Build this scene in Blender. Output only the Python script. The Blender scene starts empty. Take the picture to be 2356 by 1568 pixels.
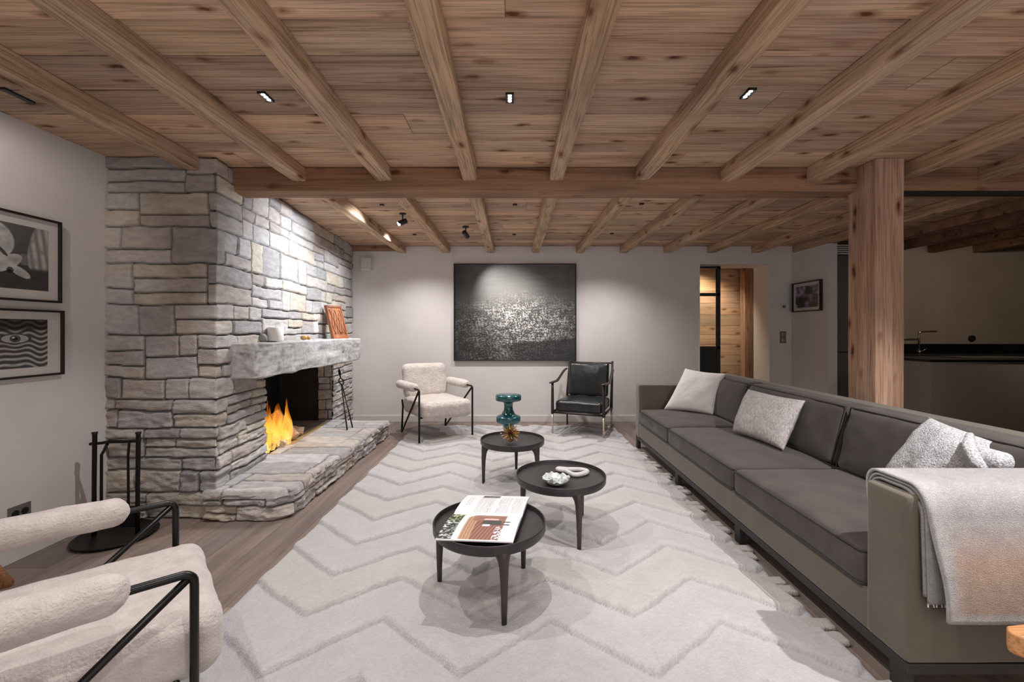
import bpy, bmesh, math, random
import numpy as np
from mathutils import Vector, Matrix

S = bpy.context.scene
COL = S.collection
rnd = random.Random(7)

# ------------------------------------------------------------------ camera
cam_d = bpy.data.cameras.new('camera')
cam_d.sensor_width = 36.0
cam_d.lens = 36.0 * 1000.0 / 2356.0
cam_d.shift_x = -2.0 / 2356.0
cam_d.shift_y = -24.0 / 2356.0
cam_d.clip_start = 0.02
cam = bpy.data.objects.new('camera', cam_d)
COL.objects.link(cam)
cam.location = (0, 0, 1.30)
cam.rotation_euler = (math.radians(90), 0, 0)
S.camera = cam

# ------------------------------------------------------------------ world, exposure
W = bpy.data.worlds.new('world')
S.world = W
W.use_nodes = True
W.node_tree.nodes['Background'].inputs[0].default_value = (1.0, 0.95, 0.94, 1)
W.node_tree.nodes['Background'].inputs[1].default_value = 1.42
S.view_settings.view_transform = 'Standard'
S.view_settings.look = 'None'
S.view_settings.gamma = 1.0
S.view_settings.use_curve_mapping = False
S.view_settings.exposure = 0.22

# ------------------------------------------------------------------ lights
def spot(name, loc, target, watts, cone, blend=0.4, size=0.02, color=(1, 0.95, 0.9)):
    d = bpy.data.lights.new(name, 'SPOT')
    d.energy = watts
    d.spot_size = math.radians(cone)
    d.spot_blend = blend
    d.shadow_soft_size = size
    d.color = color
    o = bpy.data.objects.new(name, d)
    COL.objects.link(o)
    o.location = loc
    v = Vector(target) - Vector(loc)
    o.rotation_euler = v.to_track_quat('-Z', 'Y').to_euler()
    return o

FRONT = [(-1.267, 2.23), (-0.016, 2.24), (1.19, 2.20)]
REAR = [(-1.25, 4.15), (0.02, 4.14), (1.22, 4.12), (-1.23, 5.43), (0.016, 5.43), (1.225, 5.38)]
BACKROW = [(-1.27, 0.55), (0.0, 0.55), (1.19, 0.55)]
for i, (x, y) in enumerate(FRONT):
    spot('downlight', (x, y, 2.480), (x, y, 0), [70, 80, 16][i], 108, 0.5, 0.010, (1, 0.975, 0.98))
for i, (x, y) in enumerate(REAR):
    spot('downlight', (x, y, 2.480), (x, y, 0), [58, 60, 14, 102, 70, 100][i], 128, 1.0, 0.02, (1, 0.97, 0.965))
for i, (x, y) in enumerate(BACKROW):
    spot('downlight', (x, y, 2.480), (x, y, 0), [46, 46, 26][i], 110, 0.5, 0.02, (1, 0.965, 0.96))
spot('sofa_spot', (2.12, 1.10, 2.475), (1.88, 2.15, 0.45), 215, 80, 0.8, 0.015, (1, 0.975, 0.985))
spot('stone_spot', (-1.13, 4.42, 2.37), (-2.19, 4.12, 1.65), 140, 106, 1.0, 0.02, (0.90, 0.93, 1.0))
spot('stone_spot', (-1.25, 5.25, 2.47), (-2.26, 5.35, 1.5), 75, 90, 1.0, 0.02, (0.88, 0.93, 1.0))
spot('art_spot', (-0.53, 5.06, 2.36), (-0.05, 6.17, 1.72), 125, 50, 1.0, 0.02, (1, 0.97, 0.93))
spot('art_spot', (-2.40, 1.75, 2.47), (-2.81, 2.45, 2.0), 14, 66, 0.8, 0.02, (1, 0.93, 0.86))
spot('kitchen_fill', (5.9, 3.7, 2.40), (6.3, 6.0, 1.3), 58, 120, 0.8, 0.05, (1, 0.80, 0.62))  # added fill without a fixture, brightens the dim kitchen

# ------------------------------------------------------------------ noise
def vnoise(P, seed=0):
    P = np.asarray(P, dtype=np.float64)
    I = np.floor(P).astype(np.int64)
    F = P - I
    F = F * F * (3 - 2 * F)
    n = P.shape[-1]
    out = np.zeros(P.shape[:-1])
    pr = [73856093, 19349663, 83492791]
    for c in range(2 ** n):
        h = np.full(P.shape[:-1], seed * 2654435761 % 4294967296, dtype=np.int64)
        w = np.ones(P.shape[:-1])
        for k in range(n):
            b = (c >> k) & 1
            h = h ^ ((I[..., k] + b) * pr[k])
            w = w * (F[..., k] if b else 1 - F[..., k])
        h = h & 0xffffffff
        h = ((h ^ (h >> 16)) * 0x45d9f3b) & 0xffffffff
        h = ((h ^ (h >> 16)) * 0x45d9f3b) & 0xffffffff
        h = h ^ (h >> 16)
        out += w * (h / 4294967295.0)
    return out

def fbm(P, octv=4, seed=0, gain=0.5):
    P = np.asarray(P, dtype=np.float64)
    a, s, t = 1.0, 0.0, 0.0
    for i in range(octv):
        s = s + a * vnoise(P * (2 ** i) + 13.7 * i, seed + i)
        t += a
        a *= gain
    return s / t

def sstep(x, a, b):
    t = np.clip((x - a) / (b - a), 0, 1)
    return t * t * (3 - 2 * t)

# ------------------------------------------------------------------ mesh helpers
class MB:
    def __init__(s):
        s.V = []; s.F = []; s.n = 0
    def add(s, V, F):
        V = [tuple(v) for v in V]
        s.V += V
        s.F += [tuple(i + s.n for i in f) for f in F]
        s.n += len(V)
        return s
    def box(s, x0, x1, y0, y1, z0, z1):
        V = [(x, y, z) for z in (z0, z1) for y in (y0, y1) for x in (x0, x1)]
        F = [(0, 2, 3, 1), (4, 5, 7, 6), (0, 1, 5, 4), (2, 6, 7, 3), (0, 4, 6, 2), (1, 3, 7, 5)]
        return s.add(V, F)
    def tube(s, pts, r, seg=12, closed=False):
        pts = [Vector(p) for p in pts]
        n = len(pts)
        rs = r if isinstance(r, (list, tuple)) else [r] * n
        T = []
        for i in range(n):
            a = pts[(i - 1) % n] if (i > 0 or closed) else pts[i]
            b = pts[(i + 1) % n] if (i < n - 1 or closed) else pts[i]
            T.append((b - a).normalized())
        up = Vector((0, 0, 1)) if abs(T[0].z) < 0.9 else Vector((1, 0, 0))
        u = T[0].cross(up).normalized()
        V = []
        for i in range(n):
            u = (u - T[i] * u.dot(T[i])).normalized()
            w = T[i].cross(u)
            for k in range(seg):
                a = 2 * math.pi * k / seg
                V.append(pts[i] + (u * math.cos(a) + w * math.sin(a)) * rs[i])
        F = []
        for i in range(n if closed else n - 1):
            j = (i + 1) % n
            for k in range(seg):
                l = (k + 1) % seg
                F.append((i * seg + k, i * seg + l, j * seg + l, j * seg + k))
        if not closed:
            F.append(tuple(range(seg))[::-1])
            F.append(tuple((n - 1) * seg + k for k in range(seg)))
        return s.add(V, F)
    def lathe(s, prof, seg=48, c=(0, 0, 0)):
        V = []; F = []
        for (r, z) in prof:
            for k in range(seg):
                a = 2 * math.pi * k / seg
                V.append((c[0] + r * math.cos(a), c[1] + r * math.sin(a), c[2] + z))
        m = len(prof)
        for i in range(m - 1):
            for k in range(seg):
                l = (k + 1) % seg
                F.append((i * seg + k, i * seg + l, (i + 1) * seg + l, (i + 1) * seg + k))
        F.append(tuple(range(seg))[::-1])
        F.append(tuple((m - 1) * seg + k for k in range(seg)))
        return s.add(V, F)
    def grid(s, P, mask=None, flip=False):
        nu, nv = P.shape[:2]
        idx = np.arange(nu * nv).reshape(nu, nv)
        F = []
        for i in range(nu - 1):
            for j in range(nv - 1):
                if mask is not None and not mask[i, j]:
                    continue
                f = (int(idx[i, j]), int(idx[i + 1, j]), int(idx[i + 1, j + 1]), int(idx[i, j + 1]))
                F.append(f[::-1] if flip else f)
        return s.add(P.reshape(-1, 3).tolist(), F)
    def ell(s, c, r, seg=16, rings=10):
        V = [(c[0], c[1], c[2] - r[2])]
        for i in range(1, rings):
            t = math.pi * i / rings
            for k in range(seg):
                a = 2 * math.pi * k / seg
                V.append((c[0] + r[0] * math.sin(t) * math.cos(a), c[1] + r[1] * math.sin(t) * math.sin(a), c[2] - r[2] * math.cos(t)))
        V.append((c[0], c[1], c[2] + r[2]))
        F = []
        for k in range(seg):
            F.append((0, 1 + (k + 1) % seg, 1 + k))
            for i in range(rings - 2):
                a = 1 + i * seg + k; b = 1 + i * seg + (k + 1) % seg
                F.append((a, b, b + seg, a + seg))
            a = 1 + (rings - 2) * seg
            F.append((a + k, a + (k + 1) % seg, len(V) - 1))
        return s.add(V, F)
    def rbox(s, c, h, r, n=14, puff=0.0, puffaxis=2, taper=None):
        """soft box: centre c, half sizes h, corner radius r"""
        t = np.linspace(-1, 1, n + 1)
        t = np.sign(t) * (1 - (1 - np.abs(t)) ** 1.6)
        h = np.array(h, float)
        V = []; F = []; key = {}
        def vid(p):
            k = tuple(np.round(p, 5))
            if k not in key:
                key[k] = len(V); V.append(np.array(p, float))
            return key[k]
        for ax in range(3):
            a1, a2 = (ax + 1) % 3, (ax + 2) % 3
            for sg in (-1, 1):
                for i in range(n):
                    for j in range(n):
                        q = []
                        for (di, dj) in ((0, 0), (1, 0), (1, 1), (0, 1)):
                            p = np.zeros(3); p[ax] = sg * h[ax]; p[a1] = t[i + di] * h[a1]; p[a2] = t[j + dj] * h[a2]
                            q.append(vid(p))
                        F.append(tuple(q) if sg > 0 else tuple(q[::-1]))
        A = np.array(V)
        r = min(r, h.min() * 0.999)
        inner = np.clip(A, -(h - r), h - r)
        d = A - inner
        L = np.linalg.norm(d, axis=1, keepdims=True); L[L == 0] = 1
        U = A / h
        B = inner + r * d / L
        if puff:
            o = [k for k in range(3) if k != puffaxis]
            f = np.clip((1 - U[:, o[0]] ** 2) * (1 - U[:, o[1]] ** 2), 0, 1) ** 0.6
            B[:, puffaxis] += puff * f * np.sign(U[:, puffaxis]) * np.clip(np.abs(U[:, puffaxis]) * 1.0, 0, 1)
        if taper is not None:
            B = taper(B)
        B = B + np.array(c)
        return s.add(B.tolist(), F)

def link(name, V, F, mat, parent=None, smooth=False, bevel=0, col=None, org=None, seg=2):
    me = bpy.data.meshes.new(name)
    if org is not None:
        V = (np.asarray(V, dtype=float) - np.array(org)).tolist()
    me.from_pydata(V, [], F)
    me.update()
    if mat is not None:
        me.materials.append(mat)
    if smooth:
        me.polygons.foreach_set('use_smooth', [True] * len(me.polygons))
    if col is not None:
        at = me.color_attributes.new('Tint', 'FLOAT_COLOR', 'POINT')
        c = np.ones((len(me.vertices), 4), dtype=np.float32)
        c[:, :3] = np.asarray(col).reshape(-1, 3)
        at.data.foreach_set('color', c.ravel())
    o = bpy.data.objects.new(name, me)
    COL.objects.link(o)
    if parent is not None:
        o.parent = parent
    if bevel:
        m = o.modifiers.new('bevel', 'BEVEL')
        m.width = bevel; m.segments = seg; m.limit_method = 'ANGLE'; m.angle_limit = math.radians(40)
        if not smooth:
            me.polygons.foreach_set('use_smooth', [True] * len(me.polygons))
            w = o.modifiers.new('wn', 'WEIGHTED_NORMAL'); w.keep_sharp = False
    return o

def bld(mb, name, mat, parent=None, **k):
    return link(name, mb.V, mb.F, mat, parent, **k)

def disp(o, amp, scale, octv=3, seed=0, sx=(1, 1, 1), rest=False):
    me = o.data
    n = len(me.vertices)
    co = np.zeros(n * 3); me.vertices.foreach_get('co', co); co = co.reshape(-1, 3)
    nr = np.zeros(n * 3); me.vertices.foreach_get('normal', nr); nr = nr.reshape(-1, 3)
    f = fbm(co * scale * np.array(sx) + 5.3, octv, seed) - 0.5
    co += nr * (f * 2 * amp)[:, None]
    me.vertices.foreach_set('co', co.ravel()); me.update()
    return o

def thing(name, label, cat, loc=(0, 0, 0), rz=0, group=None):
    o = bpy.data.objects.new(name, None)
    o.empty_display_size = 0.1
    COL.objects.link(o)
    o.location = loc; o.rotation_euler = (0, 0, rz)
    return tag(o, label, cat, group)

def tag(o, label, cat, group=None):
    o['label'] = label; o['category'] = cat
    if group: o['group'] = group
    return o

def struct(o):
    o['kind'] = 'structure'
    return o

# ------------------------------------------------------------------ materials
def nt(name):
    m = bpy.data.materials.new(name)
    m.use_nodes = True
    t = m.node_tree
    return m, t, t.nodes['Principled BSDF'], t.nodes.new, t.links.new

def ramp(N, stops):
    r = N('ShaderNodeValToRGB')
    e = r.color_ramp.elements
    e[0].position = stops[0][0]; e[0].color = (*stops[0][1], 1)
    e[1].position = stops[-1][0]; e[1].color = (*stops[-1][1], 1)
    for p, c in stops[1:-1]:
        x = e.new(p); x.color = (*c, 1)
    return r

def mixc(N, L, fac, a, b, mode='MIX'):
    m = N('ShaderNodeMix'); m.data_type = 'RGBA'; m.blend_type = mode
    for k, v in ((0, fac), (6, a), (7, b)):
        if hasattr(v, 'is_linked') or hasattr(v, 'links'):
            L(v, m.inputs[k])
        elif k == 0:
            m.inputs[0].default_value = v
        else:
            m.inputs[k].default_value = (*v, 1)
    return m.outputs[2]

def plain(name, col, rough=0.5, metal=0.0, noise=0.0, nscale=20, bump=0.0, bscale=200, sheen=0.0, spec=None, coat=0.0, obj=True, stretch=None):
    m, t, b, N, L = nt(name)
    b.inputs['Roughness'].default_value = rough
    b.inputs['Metallic'].default_value = metal
    if sheen:
        b.inputs['Sheen Weight'].default_value = sheen
        b.inputs['Sheen Roughness'].default_value = 0.4
    if spec is not None:
        b.inputs['Specular IOR Level'].default_value = spec
    if coat:
        b.inputs['Coat Weight'].default_value = coat
        b.inputs['Coat Roughness'].default_value = 0.12
    tc = N('ShaderNodeTexCoord')
    mp = N('ShaderNodeMapping'); L(tc.outputs['Object'], mp.inputs[0])
    if stretch: mp.inputs['Scale'].default_value = stretch
    n = N('ShaderNodeTexNoise'); n.inputs['Scale'].default_value = nscale; n.inputs['Detail'].default_value = 5
    L(mp.outputs[0], n.inputs['Vector'])
    k = max(noise, 0.02)
    r = ramp(N, [(0.3, tuple(c * (1 - k) for c in col)), (0.7, tuple(min(1, c * (1 + k)) for c in col))])
    L(n.outputs['Fac'], r.inputs[0]); L(r.outputs[0], b.inputs['Base Color'])
    if bump:
        n2 = N('ShaderNodeTexNoise'); n2.inputs['Scale'].default_value = bscale; n2.inputs['Detail'].default_value = 4
        L(mp.outputs[0], n2.inputs['Vector'])
        bp = N('ShaderNodeBump'); bp.inputs['Strength'].default_value = bump; bp.inputs['Distance'].default_value = 0.01
        L(n2.outputs['Fac'], bp.inputs['Height']); L(bp.outputs[0], b.inputs['Normal'])
    return m

def wood(name, axis, c0, c1, c2, tint=False, knots=1.0, rough=0.75, gs=1.0, off=6.0, streak=0.5, tv=1.0):
    m, t, b, N, L = nt(name)
    b.inputs['Roughness'].default_value = rough
    b.inputs['Specular IOR Level'].default_value = 0.25
    tc = N('ShaderNodeTexCoord'); oi = N('ShaderNodeObjectInfo')
    mul = N('ShaderNodeMath'); mul.operation = 'MULTIPLY'; mul.inputs[1].default_value = off
    L(oi.outputs['Random'], mul.inputs[0])
    add = N('ShaderNodeVectorMath'); add.operation = 'ADD'
    L(tc.outputs['Object'], add.inputs[0]); L(mul.outputs[0], add.inputs[1])
    src = add.outputs[0]
    at = None
    if tint:
        at = N('ShaderNodeAttribute'); at.attribute_name = 'Tint'
        a2 = N('ShaderNodeVectorMath'); a2.operation = 'MULTIPLY_ADD'
        L(at.outputs['Color'], a2.inputs[0]); a2.inputs[1].default_value = (37, 0, 11); L(src, a2.inputs[2])
        src = a2.outputs[0]
    def mapped(al, ac):
        mp = N('ShaderNodeMapping')
        sc = [ac, ac, ac]; sc[axis] = al
        mp.inputs['Scale'].default_value = sc
        L(src, mp.inputs[0]); return mp.outputs[0]
    g = N('ShaderNodeTexNoise'); g.inputs['Scale'].default_value = 1.0; g.inputs['Detail'].default_value = 6; g.inputs['Roughness'].default_value = 0.6; g.inputs['Distortion'].default_value = 0.5
    L(mapped(0.55 * gs, 9 * gs), g.inputs['Vector'])
    f = N('ShaderNodeTexNoise'); f.inputs['Scale'].default_value = 1.0; f.inputs['Detail'].default_value = 3; f.inputs['Distortion'].default_value = 0.3
    L(mapped(2.6 * gs, 105 * gs), f.inputs['Vector'])
    r = ramp(N, [(0.28, c0), (0.45, c1), (0.62, c2), (0.75, tuple(x * 1.12 for x in c2))])
    L(g.outputs['Fac'], r.inputs[0])
    r2 = ramp(N, [(0.35, (1 - streak,) * 3), (0.55, (1, 1, 1))])
    L(f.outputs['Fac'], r2.inputs[0])
    c = mixc(N, L, 0.75, r.outputs[0], r2.outputs[0], 'MULTIPLY')
    # patchy old-wood stain
    s = N('ShaderNodeTexNoise'); s.inputs['Scale'].default_value = 1.0; s.inputs['Detail'].default_value = 3
    L(mapped(1.3, 3.0), s.inputs['Vector'])
    r3 = ramp(N, [(0.35, (0.86, 0.84, 0.86)), (0.6, (1.06, 1.0, 0.95))]); L(s.outputs['Fac'], r3.inputs[0])
    c = mixc(N, L, 1.0, c, r3.outputs[0], 'MULTIPLY')
    h = f.outputs['Fac']
    if knots:
        v = N('ShaderNodeTexVoronoi'); v.inputs['Scale'].default_value = 1.0; v.inputs['Randomness'].default_value = 1.0
        nn = N('ShaderNodeTexNoise'); nn.inputs['Scale'].default_value = 14; L(src, nn.inputs['Vector'])
        vm = N('ShaderNodeVectorMath'); vm.operation = 'MULTIPLY_ADD'; L(nn.outputs['Color'], vm.inputs[0]); vm.inputs[1].default_value = (0.22,) * 3
        L(mapped(3.4, 8.5), vm.inputs[2]); L(vm.outputs[0], v.inputs['Vector'])
        kr = ramp(N, [(0.0, (0.16, 0.10, 0.08)), (0.075, (0.24, 0.15, 0.11)), (0.12, (0.60, 0.48, 0.42)), (0.26, (1, 1, 1))])
        L(v.outputs['Distance'], kr.inputs[0])
        c = mixc(N, L, knots, c, kr.outputs[0], 'MULTIPLY')
    ck = N('ShaderNodeTexNoise'); ck.inputs['Scale'].default_value = 1.0; ck.inputs['Detail'].default_value = 2; ck.inputs['Distortion'].default_value = 0.4
    L(mapped(2.2, 48 * gs), ck.inputs['Vector'])
    ckr = ramp(N, [(0.26, (0.36, 0.28, 0.24)), (0.34, (1, 1, 1))]); L(ck.outputs['Fac'], ckr.inputs[0])
    c = mixc(N, L, 0.8 * min(1, knots * 1.2), c, ckr.outputs[0], 'MULTIPLY')
    if tint:
        sep = N('ShaderNodeSeparateColor'); L(at.outputs['Color'], sep.inputs[0])
        tr = ramp(N, [(0.0, (0.74, 0.72, 0.72)), (0.3, (0.98, 0.88, 0.86)), (0.5, (0.96, 0.96, 0.90)), (0.75, (1.10, 0.99, 0.93)), (1.0, (1.16, 1.08, 1.02))])
        L(sep.outputs[1], tr.inputs[0])
        c = mixc(N, L, tv, c, tr.outputs[0], 'MULTIPLY')
    L(c, b.inputs['Base Color'])
    bp = N('ShaderNodeBump'); bp.inputs['Strength'].default_value = 0.35; bp.inputs['Distance'].default_value = 0.004
    L(h, bp.inputs['Height']); L(bp.outputs[0], b.inputs['Normal'])
    return m

def attrmat(name, rough=0.6, nscale=40, noise=0.15, bump=0.0, bscale=150, spec=0.3, sheen=0, stretch=(1, 1, 1), coat=0, gain=1.0):
    m, t, b, N, L = nt(name)
    b.inputs['Roughness'].default_value = rough
    b.inputs['Specular IOR Level'].default_value = spec
    if sheen: b.inputs['Sheen Weight'].default_value = sheen
    if coat:
        b.inputs['Coat Weight'].default_value = coat; b.inputs['Coat Roughness'].default_value = 0.05
    a = N('ShaderNodeAttribute'); a.attribute_name = 'Tint'
    tc = N('ShaderNodeTexCoord'); mp = N('ShaderNodeMapping'); mp.inputs['Scale'].default_value = stretch
    L(tc.outputs['Object'], mp.inputs[0])
    n = N('ShaderNodeTexNoise'); n.inputs['Scale'].default_value = nscale; n.inputs['Detail'].default_value = 6
    L(mp.outputs[0], n.inputs['Vector'])
    r = ramp(N, [(0.3, ((1 - noise) * gain,) * 3), (0.7, ((1 + noise) * gain,) * 3)])
    L(n.outputs['Fac'], r.inputs[0])
    c = mixc(N, L, 1.0, a.outputs['Color'], r.outputs[0], 'MULTIPLY')
    L(c, b.inputs['Base Color'])
    if bump:
        n2 = N('ShaderNodeTexNoise'); n2.inputs['Scale'].default_value = bscale; n2.inputs['Detail'].default_value = 5
        L(mp.outputs[0], n2.inputs['Vector'])
        bp = N('ShaderNodeBump'); bp.inputs['Strength'].default_value = bump; bp.inputs['Distance'].default_value = 0.01
        L(n2.outputs['Fac'], bp.inputs['Height']); L(bp.outputs[0], b.inputs['Normal'])
    return m

def emis(name, col, st):
    m, t, b, N, L = nt(name)
    b.inputs['Base Color'].default_value = (0, 0, 0, 1)
    b.inputs['Emission Color'].default_value = (*col, 1)
    b.inputs['Emission Strength'].default_value = st
    return m

M = {}
M['plaster'] = plain('plaster', (0.64, 0.605, 0.585), 0.9, noise=0.03, nscale=3, bump=0.05, bscale=60, spec=0.1)
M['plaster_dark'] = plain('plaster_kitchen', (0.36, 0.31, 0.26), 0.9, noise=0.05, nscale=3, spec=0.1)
M['skirting'] = plain('skirting', (0.60, 0.57, 0.55), 0.6, spec=0.2)
M['white_paint'] = plain('white_paint', (0.66, 0.63, 0.60), 0.6, spec=0.2)
M['plank'] = wood('ceiling_plank', 0, (0.40, 0.28, 0.19), (0.59, 0.44, 0.32), (0.70, 0.55, 0.42), tint=True, knots=1.0)
M['joist'] = wood('joist', 1, (0.36, 0.24, 0.145), (0.53, 0.375, 0.245), (0.62, 0.465, 0.325), knots=0.9, gs=1.1, streak=0.55)
M['beam'] = wood('beam', 0, (0.17, 0.09, 0.05), (0.29, 0.165, 0.10), (0.37, 0.23, 0.145), knots=0.9, gs=0.7, streak=0.35)
M['post'] = wood('post', 2, (0.27, 0.16, 0.11), (0.46, 0.29, 0.205), (0.56, 0.38, 0.27), knots=1.0, gs=1.2, streak=0.5)
M['door_wood'] = wood('door_room_wood', 0, (0.60, 0.43, 0.28), (0.72, 0.55, 0.38), (0.80, 0.65, 0.47), tint=True, knots=0.8, streak=0.25)
M['floor'] = wood('floor_oak', 1, (0.155, 0.125, 0.108), (0.20, 0.165, 0.145), (0.25, 0.208, 0.185), tint=True, knots=0.2, rough=0.5, streak=0.18, tv=0.4)
M['stone'] = attrmat('stone', 0.9, 16, 0.14, bump=0.55, bscale=70, spec=0.2, stretch=(1, 1, 2.2))
M['mantel'] = attrmat('mantel_stone', 0.9, 22, 0.16, bump=0.7, bscale=26, spec=0.2)
M['iron'] = plain('black_iron', (0.012, 0.011, 0.010), 0.45, 0.6, bump=0.1, bscale=120)
M['rod'] = plain('black_rod', (0.010, 0.010, 0.009), 0.35, 0.5)
M['firebox'] = plain('firebox', (0.016, 0.012, 0.010), 0.75, noise=0.5, nscale=6)
M['fire_floor'] = plain('firebox_floor', (0.16, 0.115, 0.09), 0.85, noise=0.3, nscale=12, bump=0.3, bscale=60)
M['brass'] = plain('brass_sill', (0.62, 0.42, 0.20), 0.4, 0.6)
M['log'] = wood('log', 2, (0.42, 0.28, 0.18), (0.58, 0.42, 0.29), (0.68, 0.52, 0.38), knots=0)
M['char'] = plain('charred_log', (0.03, 0.02, 0.016), 0.9, noise=0.5, nscale=30, bump=0.6, bscale=50)
M['fur'] = plain('sheepskin', (0.50, 0.445, 0.415), 0.95, noise=0.10, nscale=22, bump=0.55, bscale=130, sheen=0.5, spec=0.1)
M['fur_far'] = plain('sheepskin_curly', (0.57, 0.51, 0.47), 0.95, noise=0.12, nscale=30, bump=0.9, bscale=70, sheen=0.4, spec=0.1)
M['leather'] = plain('black_leather', (0.012, 0.013, 0.015), 0.28, noise=0.3, nscale=12, bump=0.25, bscale=14, spec=0.6)
M['ebony'] = plain('ebonised_wood', (0.022, 0.014, 0.011), 0.35)
M['pale_metal'] = plain('pale_metal', (0.62, 0.52, 0.42), 0.3, 0.75)
M['bronze'] = plain('bronze_table', (0.050, 0.040, 0.037), 0.42, 0.35, noise=0.12, nscale=10)
M['bronze_top'] = plain('bronze_table_top', (0.034, 0.029, 0.029), 0.38, 0.2, noise=0.15, nscale=14)
M['velvet'] = plain('taupe_velvet', (0.125, 0.108, 0.083), 0.85, noise=0.10, nscale=5, bump=0.08, bscale=40, sheen=0.35, spec=0.15)
M['velvet_dark'] = plain('grey_velvet', (0.072, 0.062, 0.057), 0.85, noise=0.16, nscale=7, bump=0.12, bscale=22, sheen=0.22, spec=0.15)
M['piping'] = plain('dark_piping', (0.030, 0.026, 0.024), 0.8)
M['plinth'] = plain('dark_plinth', (0.035, 0.031, 0.030), 0.5, 0.3)
M['linen'] = plain('white_linen', (0.76, 0.72, 0.70), 0.95, noise=0.04, nscale=60, bump=0.4, bscale=350, spec=0.1)
M['grey_weave'] = plain('grey_weave', (0.44, 0.41, 0.40), 0.95, noise=0.28, nscale=90, bump=0.5, bscale=220, spec=0.1, stretch=(1, 1, 0.4))
M['knit'] = plain('marl_knit', (0.50, 0.50, 0.51), 0.95, noise=0.38, nscale=130, bump=0.8, bscale=140, spec=0.1)
M['throw'] = attrmat('throw', 0.95, 260, 0.22, bump=0.5, bscale=300, spec=0.1, sheen=0.2)
M['rug'] = attrmat('rug', 0.98, 60, 0.05, bump=0.7, bscale=120, spec=0.05, sheen=0.15)
M['teal'] = plain('teal_glaze', (0.006, 0.075, 0.085), 0.2, noise=0.25, nscale=8, coat=0.6)
M['gold'] = plain('gold_spikes', (0.30, 0.17, 0.05), 0.35, 0.85)
M['shell'] = plain('pale_stone', (0.52, 0.50, 0.49), 0.7, noise=0.1, nscale=30, bump=0.3, bscale=60)
M['crystal'] = plain('grey_crystal', (0.50, 0.53, 0.50), 0.3, noise=0.55, nscale=35, coat=0.3)
M['paper'] = attrmat('printed_page', 0.45, 5, 0.01, spec=0.4)
M['page_edge'] = plain('page_edges', (0.62, 0.60, 0.58), 0.7, noise=0.1, nscale=200, stretch=(0.1, 0.1, 4))
M['print'] = attrmat('art_print', 0.4, 5, 0.02, spec=0.4)
M['painting'] = attrmat('painting', 0.38, 30, 0.05, spec=0.5, bump=0.05, bscale=80)
M['blackframe'] = plain('black_frame', (0.010, 0.009, 0.008), 0.4)
M['mount'] = plain('picture_mount', (0.56, 0.53, 0.50), 0.8)
M['icon'] = wood('carved_red_wood', 2, (0.22, 0.065, 0.030), (0.33, 0.115, 0.055), (0.42, 0.19, 0.085), knots=0, rough=0.5)
M['candle'] = plain('candle_wax', (0.80, 0.77, 0.72), 0.5)
M['pebble'] = plain('grey_pebble', (0.22, 0.22, 0.21), 0.8, noise=0.2)
M['ochre'] = plain('ochre_ornament', (0.50, 0.27, 0.10), 0.5, noise=0.4, nscale=40)
M['orange_wood'] = wood('orange_wood', 0, (0.42, 0.17, 0.06), (0.60, 0.28, 0.11), (0.70, 0.37, 0.17), knots=0, rough=0.4)
M['kitchen'] = plain('kitchen_front', (0.34, 0.30, 0.26), 0.6)
M['kitchen_black'] = plain('kitchen_black', (0.006, 0.006, 0.006), 0.3)
M['kitchen_brown'] = plain('kitchen_brown', (0.012, 0.006, 0.004), 0.5)
M['tall_unit'] = plain('dark_grey_unit', (0.075, 0.072, 0.062), 0.6)
M['steel'] = plain('steel', (0.45, 0.42, 0.38), 0.25, 0.9)
M['doorframe'] = plain('black_steel', (0.012, 0.012, 0.013), 0.5)
M['lens'] = emis('lamp_lens', (1, 0.95, 0.9), 14)
M['socket'] = plain('socket_grey', (0.20, 0.18, 0.165), 0.4, 0.4)
M['black_plastic'] = plain('black_plastic', (0.008, 0.008, 0.008), 0.5)
m, t, b, N, L = nt('glass')
b.inputs['Roughness'].default_value = 0.02; b.inputs['Transmission Weight'].default_value = 1.0; b.inputs['IOR'].default_value = 1.02
M['glass'] = m

# ------------------------------------------------------------------ room shell
CEIL = 2.50; YB = 6.20; XL = -2.81
P0 = np.array([-2.05, 3.0]); P1 = np.array([-2.285, 6.2])     # fireplace face line

def slab(name, x0, x1, y0, y1, z0, z1, mat):
    return struct(bld(MB().box(x0, x1, y0, y1, z0, z1), name, mat))

slab('wall_left', XL - 0.15, XL, -1.4, YB + 0.4, 0, CEIL, M['plaster'])
# back wall with the door opening
DX0, DX1, DZ = 2.665, 3.655, 2.245
mb = MB()
mb.box(XL, DX0, YB, YB + 0.4, 0, CEIL); mb.box(DX1, 4.30, YB, YB + 0.4, 0, CEIL); mb.box(DX0, DX1, YB, YB + 0.4, DZ, CEIL)
struct(bld(mb, 'wall_back', M['plaster']))
slab('wall_hall', 3.97, 4.09, 5.48, YB, 0, 2.40, M['plaster'])
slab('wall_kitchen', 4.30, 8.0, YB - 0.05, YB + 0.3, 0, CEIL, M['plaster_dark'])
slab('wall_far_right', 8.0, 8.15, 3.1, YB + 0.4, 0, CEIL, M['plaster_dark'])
slab('wall_right_unseen', 4.2, 4.35, -1.4, 3.2, 0, CEIL, M['plaster'])  # out of view, added to keep ambient light out of the kitchen
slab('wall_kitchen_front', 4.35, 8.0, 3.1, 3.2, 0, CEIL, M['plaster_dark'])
slab('wall_rear_left', XL, -0.9, -1.55, -1.4, 0, CEIL, M['plaster'])

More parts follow.
